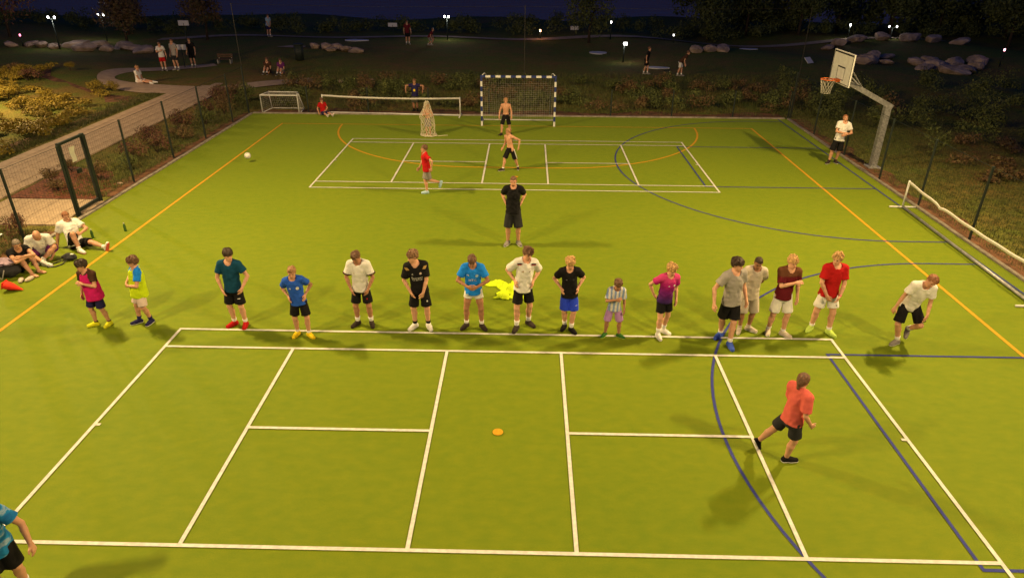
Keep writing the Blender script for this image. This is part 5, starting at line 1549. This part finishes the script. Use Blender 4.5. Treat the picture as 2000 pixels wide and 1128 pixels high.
person('blond player in a plain red shirt with pale green shoes', 1.77, ((6.18, -16.89), (6.53, -17.06)), yaw=6, head=(-48, 5, 0), lean=(0, 3), arms=(('front', (.03, .02, 0)), ('front', (.02, 0, 0))), footyaw=(-48, 14), hair='blond', style='swept', top='red', shorts='white', short_len=0.73, sock='white', sock_h=.2, shoe='lime', sole='lime', sleeve=.72, wristband=(1, 'pink'), build=1.05,
       prints=(('shorts', 'disc', .075, -.12, .007, 'charcoal', 0),))
person('player in a white shirt bending over a lifted knee, far right of the line', 1.72, ((7.66, -17.38), (7.9, -17.3)), yaw=-6, head=(14, 31, 22), lean=(22, 7), arms=(('down', (.02, -.05, .0)), ('down', (-.03, -.14, .06))), ankles=(None, (7.93, -17.22, .27)), footyaw=(-55, -25), footpitch=(0, 40), knees=(None, (.15, -1, .3)), shift=(.06, .06), crouch=.01,
       hair='ginger', style='short', top='white', shorts='black', short_len=0.87, sock='white', sock_h=.26, shoe='greyshoe', sole='white', skin_='light', sleeve=.66)
person('runner in a coral shirt seen from behind, nearest on the court', 1.62, ((4.42, -20.84), (3.98, -20.50)), yaw=112, head=(16, 0, 0), lean=(4, 0), arms=(('swingf', (0, .09, -.04)), ('swingf', (-.04, .02, -.02))), ankles=(None, (4.03, -20.55, .15)), footyaw=(-22, -10), footpitch=(0, 62), shift=(-.0, .06), knees=(None, (.6, .3, .0)),
       hem=-.028, hair='brown', style='tail', top='coral', shorts='charcoal', short_len=0.75, sock=None, shoe='black', sole='white', skin_='light', build=1.03, sleeve=.78)
person('player in a blue patterned jersey cut off by the left frame edge', 1.74, ((-5.62, -23.66), (-5.52, -23.40)), yaw=28, head=(10, 0, 0), lean=(12, 2), arms=('down', ('out', (-.02, -.06, .0))), hair='brown', style='short', top_mat=attr_mat('smudged_blue_jersey', m_smudge), shorts='black', short_len=0.87, sock='white', shoe='white', sole='white', skin_='light', hem=-.07,
       prints=(('shirt', 'text', .03, .14, .09, 'pinkwhite', '5'),))
person('coach in a black shirt and dark shorts standing with hands on hips', 1.86, ((-.08, -12.76), (.23, -12.75)), yaw=0, head=(-4, 4, 0), lean=(0, 0), arms=('hipsback', 'hipsback'), footyaw=(-22, 22), hair='brown', style='crop', beard=True, top='black', shorts='charcoal', short_len=1.0, sock=None, shoe='greyshoe', sole='white', skin_='light', build=1.02)
person('boy in a red shirt running to the left on the far court', 1.55, ((-2.73, -8.83), (-2.3, -8.83)), yaw=-72, head=(0, 0, 0), lean=(6, 2), arms=(('swingf', (0, .05, -.05)), ('swingb', (0, 0, 0))), ankles=(None, (-2.28, -8.70, .33)), footyaw=(-5, 0), footpitch=(0, 70), knees=(None, (-1, -.2, .0)), shift=(0, .03), hair='brown', style='short', top='red', shorts='greyshoe', short_len=0.87, sock=None, shoe='paleblue', sole='paleblue', skin_='light', vox=.012)
person('shirtless player in black shorts striding across the far court', 1.50, ((-.45, -6.39), (.11, -6.20)), yaw=-38, head=(-20, 9, 0), lean=(6, -4), arms=(('swingf', (0, .06, 0)), 'swingb'), footyaw=(-30, 40), hair='sandy', style='short', bare=True, shorts='black', short_len=0.92, stripe='white', sock='white', sock_h=.15, shoe='darkshoe', sole='white', skin_='light', vox=.012)
person('shirtless goalkeeper in black shorts in front of the striped goal', 1.50, ((-.66, -1.61), (-.27, -1.40)), yaw=0, head=(0, 0, 0), lean=(5, 0), arms=(('down', (.02, -.05, .02)), ('down', (.0, -.05, .02))), hair='sandy', style='short', bare=True, shorts='black', short_len=0.92, sock='black', sock_h=.1, shoe='darkshoe', sole='darkshoe', skin_='light', vox=.012, footyaw=(-35, 15))
person('shirtless child in grey shorts draped in a white goal net', 1.24, ((-3.66, -1.76), (-3.50, -1.74)), yaw=0, head=(5, 10, 0), arms=('chest', 'belly'), hair='sandy', style='short', bare=True, shorts='greyshoe', short_len=0.92, sock=None, shoe=None, skin_='light', vox=.012)
person('person in a navy shirt with a yellow emblem behind the low net', 1.44, ((-4.84, 2.62), (-4.66, 2.62)), yaw=0, head=(-4, -1, 0), arms=('wide', 'wide'), hair='brown', style='short', top='navy', shorts='moss', short_len=0.97, sock='black', sock_h=.2, shoe='black', sole='black', skin_='tan', vox=.013, sleeve=.5, build=1.1, lean=(-2, 0),
       prints=(('shirt', 'disc', .0, .15, .035, 'yellow', 0),))
person('man in a white shirt walking under the basketball hoop looking up', 1.76, ((11.17, -5.05), (11.48, -4.98)), yaw=-8, head=(8, -18, 0), lean=(-2, 6), arms=('cross', 'belly'), footyaw=(-40, 10), hair='ginger', style='crop', top='white', shorts='black', short_len=0.99, sock='black', sock_h=.12, shoe='darkshoe', sole='white', skin_='light', vox=.012, shift=(.08, .0), collar='charcoal')
# seated people
person('seated child in a red shirt at the far left touchline', 1.30, ((-8.2, 1.5), (-8.0, 1.4)), pelvis=(-8.78, 1.70, .11), yaw=40, head=(0, 10, 0), lean=(-8, 0), arms=(('down', (.03, .0, .03)), ('cross', (.06, 0, -.08))), ankles=((-8.33, 1.02, .07), (-8.12, 1.20, .07)), footyaw=(0, 10), footpitch=(-50, -50), knees=((0, 0, 1), (0, 0, 1)), hair='brown', style='short', top='red', shorts='navy', short_len=0.87, sock='pinkwhite', sock_h=.3, shoe='pinkwhite', sole='white', skin_='light', vox=.013)
person('man in a white shirt leaning back on one hand with a leg stretched out', 1.80, ((-10.3, -13.5), (-10.8, -13.5)), pelvis=(-11.02, -13.30, .12), yaw=62, twist=-16, head=(8, 10, 0), lean=(-24, 0), arms=(((.20, .19, .02), (.6, 1, 0), (.1, .4, -1)), ('cross', (.10, -.05, -.03))), ankles=((-10.74, -13.62, .085), (-10.18, -13.46, .085)), footyaw=(0, 6), footpitch=(0, -60), knees=((.1, -.1, 1), (0, -.2, 1)), hair='ginger', style='crop', top='white', shorts='black', short_len=0.87, sock='white', sock_h=.16, shoe='white', sole='coral', skin_='light', build=1.05)
person('bald man in a white shirt sitting cross-legged and looking down', 1.78, ((-11.1, -14.2), (-11.2, -14.3)), pelvis=(-11.50, -13.88, .12), yaw=32, head=(2, 55, 4), lean=(30, 3), arms=(('front', (.05, -.07, .05)), ('front', (.06, -.06, .06))), ankles=((-11.12, -14.42, .08), (-11.26, -14.28, .09)), footyaw=(50, -55), knees=((-1, -.2, .7), (1, .2, .8)), hair='grey', style='bald', top='white', shorts='purple', short_len=0.92, sock='white', sock_h=.14, shoe='white', sole='white', skin_='light', build=1.08)
person('person hugging bent knees, nearest of the three seated men', 1.74, ((-10.9, -14.9), (-10.9, -14.8)), pelvis=(-11.52, -14.72, .12), yaw=62, head=(-10, 22, 0), lean=(26, 0), arms=(((-.03, -.15, .285), (1, 0, -.1), (-1, -.1, 0)), ((-.04, -.135, .31), (1, 0, -.1), (-1, -.1, 0))), ankles=((-11.05, -14.98, .075), (-11.02, -14.78, .075)), footyaw=(8, 14), knees=((.2, -.1, 1), (.2, .1, 1)), hair='grey', style='crop', top='black', shorts='moss', short_len=1.00, sock=None, shoe=None, skin_='light', sleeve=.35)
# strollers in the park behind
def far(label, x, y, H, yaw, top, shorts, hair='brown', arms=('down', 'down'), **k):
    person(label, H, ((x-.12, y), (x+.12, y)), yaw=yaw, top=top, shorts=shorts, hair=hair, style='short', arms=arms, vox=.022, shoe='greyshoe', **k)
far('stroller in a pale top and red shorts on the curved path', -21.5, 13.0, 1.66, 30, 'white', 'red', arms=('chest', 'down'))
far('stroller in grey beside the pale-topped one on the curved path', -20.95, 13.4, 1.82, -20, 'grey', 'charcoal')
far('walker in a light blue shirt on the lawn near the lake', -20.6, 29.0, 1.75, 60, 'paleblue', 'navy', arms=('front', 'front'), lean=(14, 0))
far('crouching person in a red shirt on the lawn by the lake', -6.9, 24.2, 1.5, 80, 'burg', 'greyshoe', arms=('swingf', 'swingf'), lean=(35, 0), crouch=.12)
far('figure in dark clothes standing on the lawn near the lake', -8.6, 24.6, 1.7, 20, 'burg', 'black')
far('walker in dark clothes on the lawn beyond the right of the goal', 7.5, 13.2, 1.6, 70, 'black', 'black', lean=(12, 0))
far('bending person in pale shorts on the lawn right of the goal', 9.4, 12.6, 1.6, 80, 'brown', 'white', lean=(42, 0), arms=('swingf', 'swingf'))
far('figure in black beside the white sign board at the path', -20.5, 14.7, 1.75, 0, 'black', 'black')
person('person with a pale back sitting at the edge of the curved path', 1.7, ((-20.2, 8.6), (-20.2, 8.5)), pelvis=(-20.85, 8.75, .12), yaw=85, head=(0, 10, 0), lean=(6, 0), arms=('front', 'front'), ankles=((-20.05, 8.50, .08), (-20.0, 8.8, .08)), knees=((0, 0, 1), (0, 0, 1)), hair='sandy', style='short', top='white', shorts='pinkwhite', sock='white', sock_h=.1, shoe='white', skin_='light', vox=.018)
person('dark-clad person sitting on the slope above the mini goal', 1.6, ((-14.6, 12.1), (-14.6, 12.0)), pelvis=(-15.0, 12.5, .12), yaw=10, head=(0, 10, 0), lean=(10, 0), arms=('front', 'front'), ankles=((-15.1, 11.9, .08), (-14.9, 11.9, .08)), knees=((0, 0, 1), (0, 0, 1)), top='brown', shorts='black', shoe='black', vox=.022)
person('person in a lilac top sitting on the slope above the mini goal', 1.6, ((-14.0, 11.6), (-14.0, 11.6)), pelvis=(-14.1, 12.2, .12), yaw=10, head=(0, 10, 0), lean=(10, 0), arms=('front', 'front'), ankles=((-14.2, 11.6, .08), (-14.0, 11.6, .08)), knees=((0, 0, 1), (0, 0, 1)), top='purple', shorts='greyshoe', shoe='black', vox=.022)

# goal net draped over the child: irregular strands following a tent-like envelope
nt_ = empty('draped_net', (-3.58, -1.75, 0), 'off-white goal net draped over the child near the far court', 'net')
b = MB()
def env(t, a):
    """t 0 top .. 1 hem"""
    r_ = .03+.28*min(1, t*1.5)**.7-.03*t+.03*math.sin(a*3+t*5)+.02*math.sin(a*7-t*9)
    if t > .9: r_ += .05*(t-.9)*10
    sx = -.30*math.exp(-((a-math.pi)**2)/.35)*math.exp(-((t-.30)/.12)**2)*-1
    x = r_*math.cos(a)*.95+.06*t-.03; y = r_*math.sin(a)*.75
    x -= .13*math.exp(-((t-.38)/.10)**2)*max(0, -math.cos(a))
    return (x, y, max(.012, 1.36*(1-t)+.03*math.sin(a*4+t*8)))
na_, nt2 = 15, 15
for k in range(na_):
    for dr in (1, -1):
        b.tube([env(j/nt2, 2*math.pi*(k+dr*j*.5)/na_) for j in range(nt2+1)], .0065, 4, False)
for t in (.03, .97, .99):
    b.tube([env(t, a) for a in np.linspace(0, 2*math.pi, 40)], .012, 5, False)
rs = np.random.RandomState(4)
for k in range(16):
    a0 = rs.uniform(0, 6.28); r0 = rs.uniform(.15, .33); pts_ = []
    for j in range(8): pts_.append((.05+r0*math.cos(a0+j*.25)*(1+rs.normal(0, .05)), r0*.8*math.sin(a0+j*.25)-.06, .012+.04*abs(math.sin(j*1.1+k))))
    b.tube(pts_, .007, 4, False)
b.tube([(.40, -.1, .012), (.52, -.06, .012), (.66, .0, .012), (.78, .02, .012)], .012, 5)
o = b.build('net_cords', mat('off_white_net', (.62, .56, .42), .85, .12, 20), nt_); o['kind'] = 'stuff'
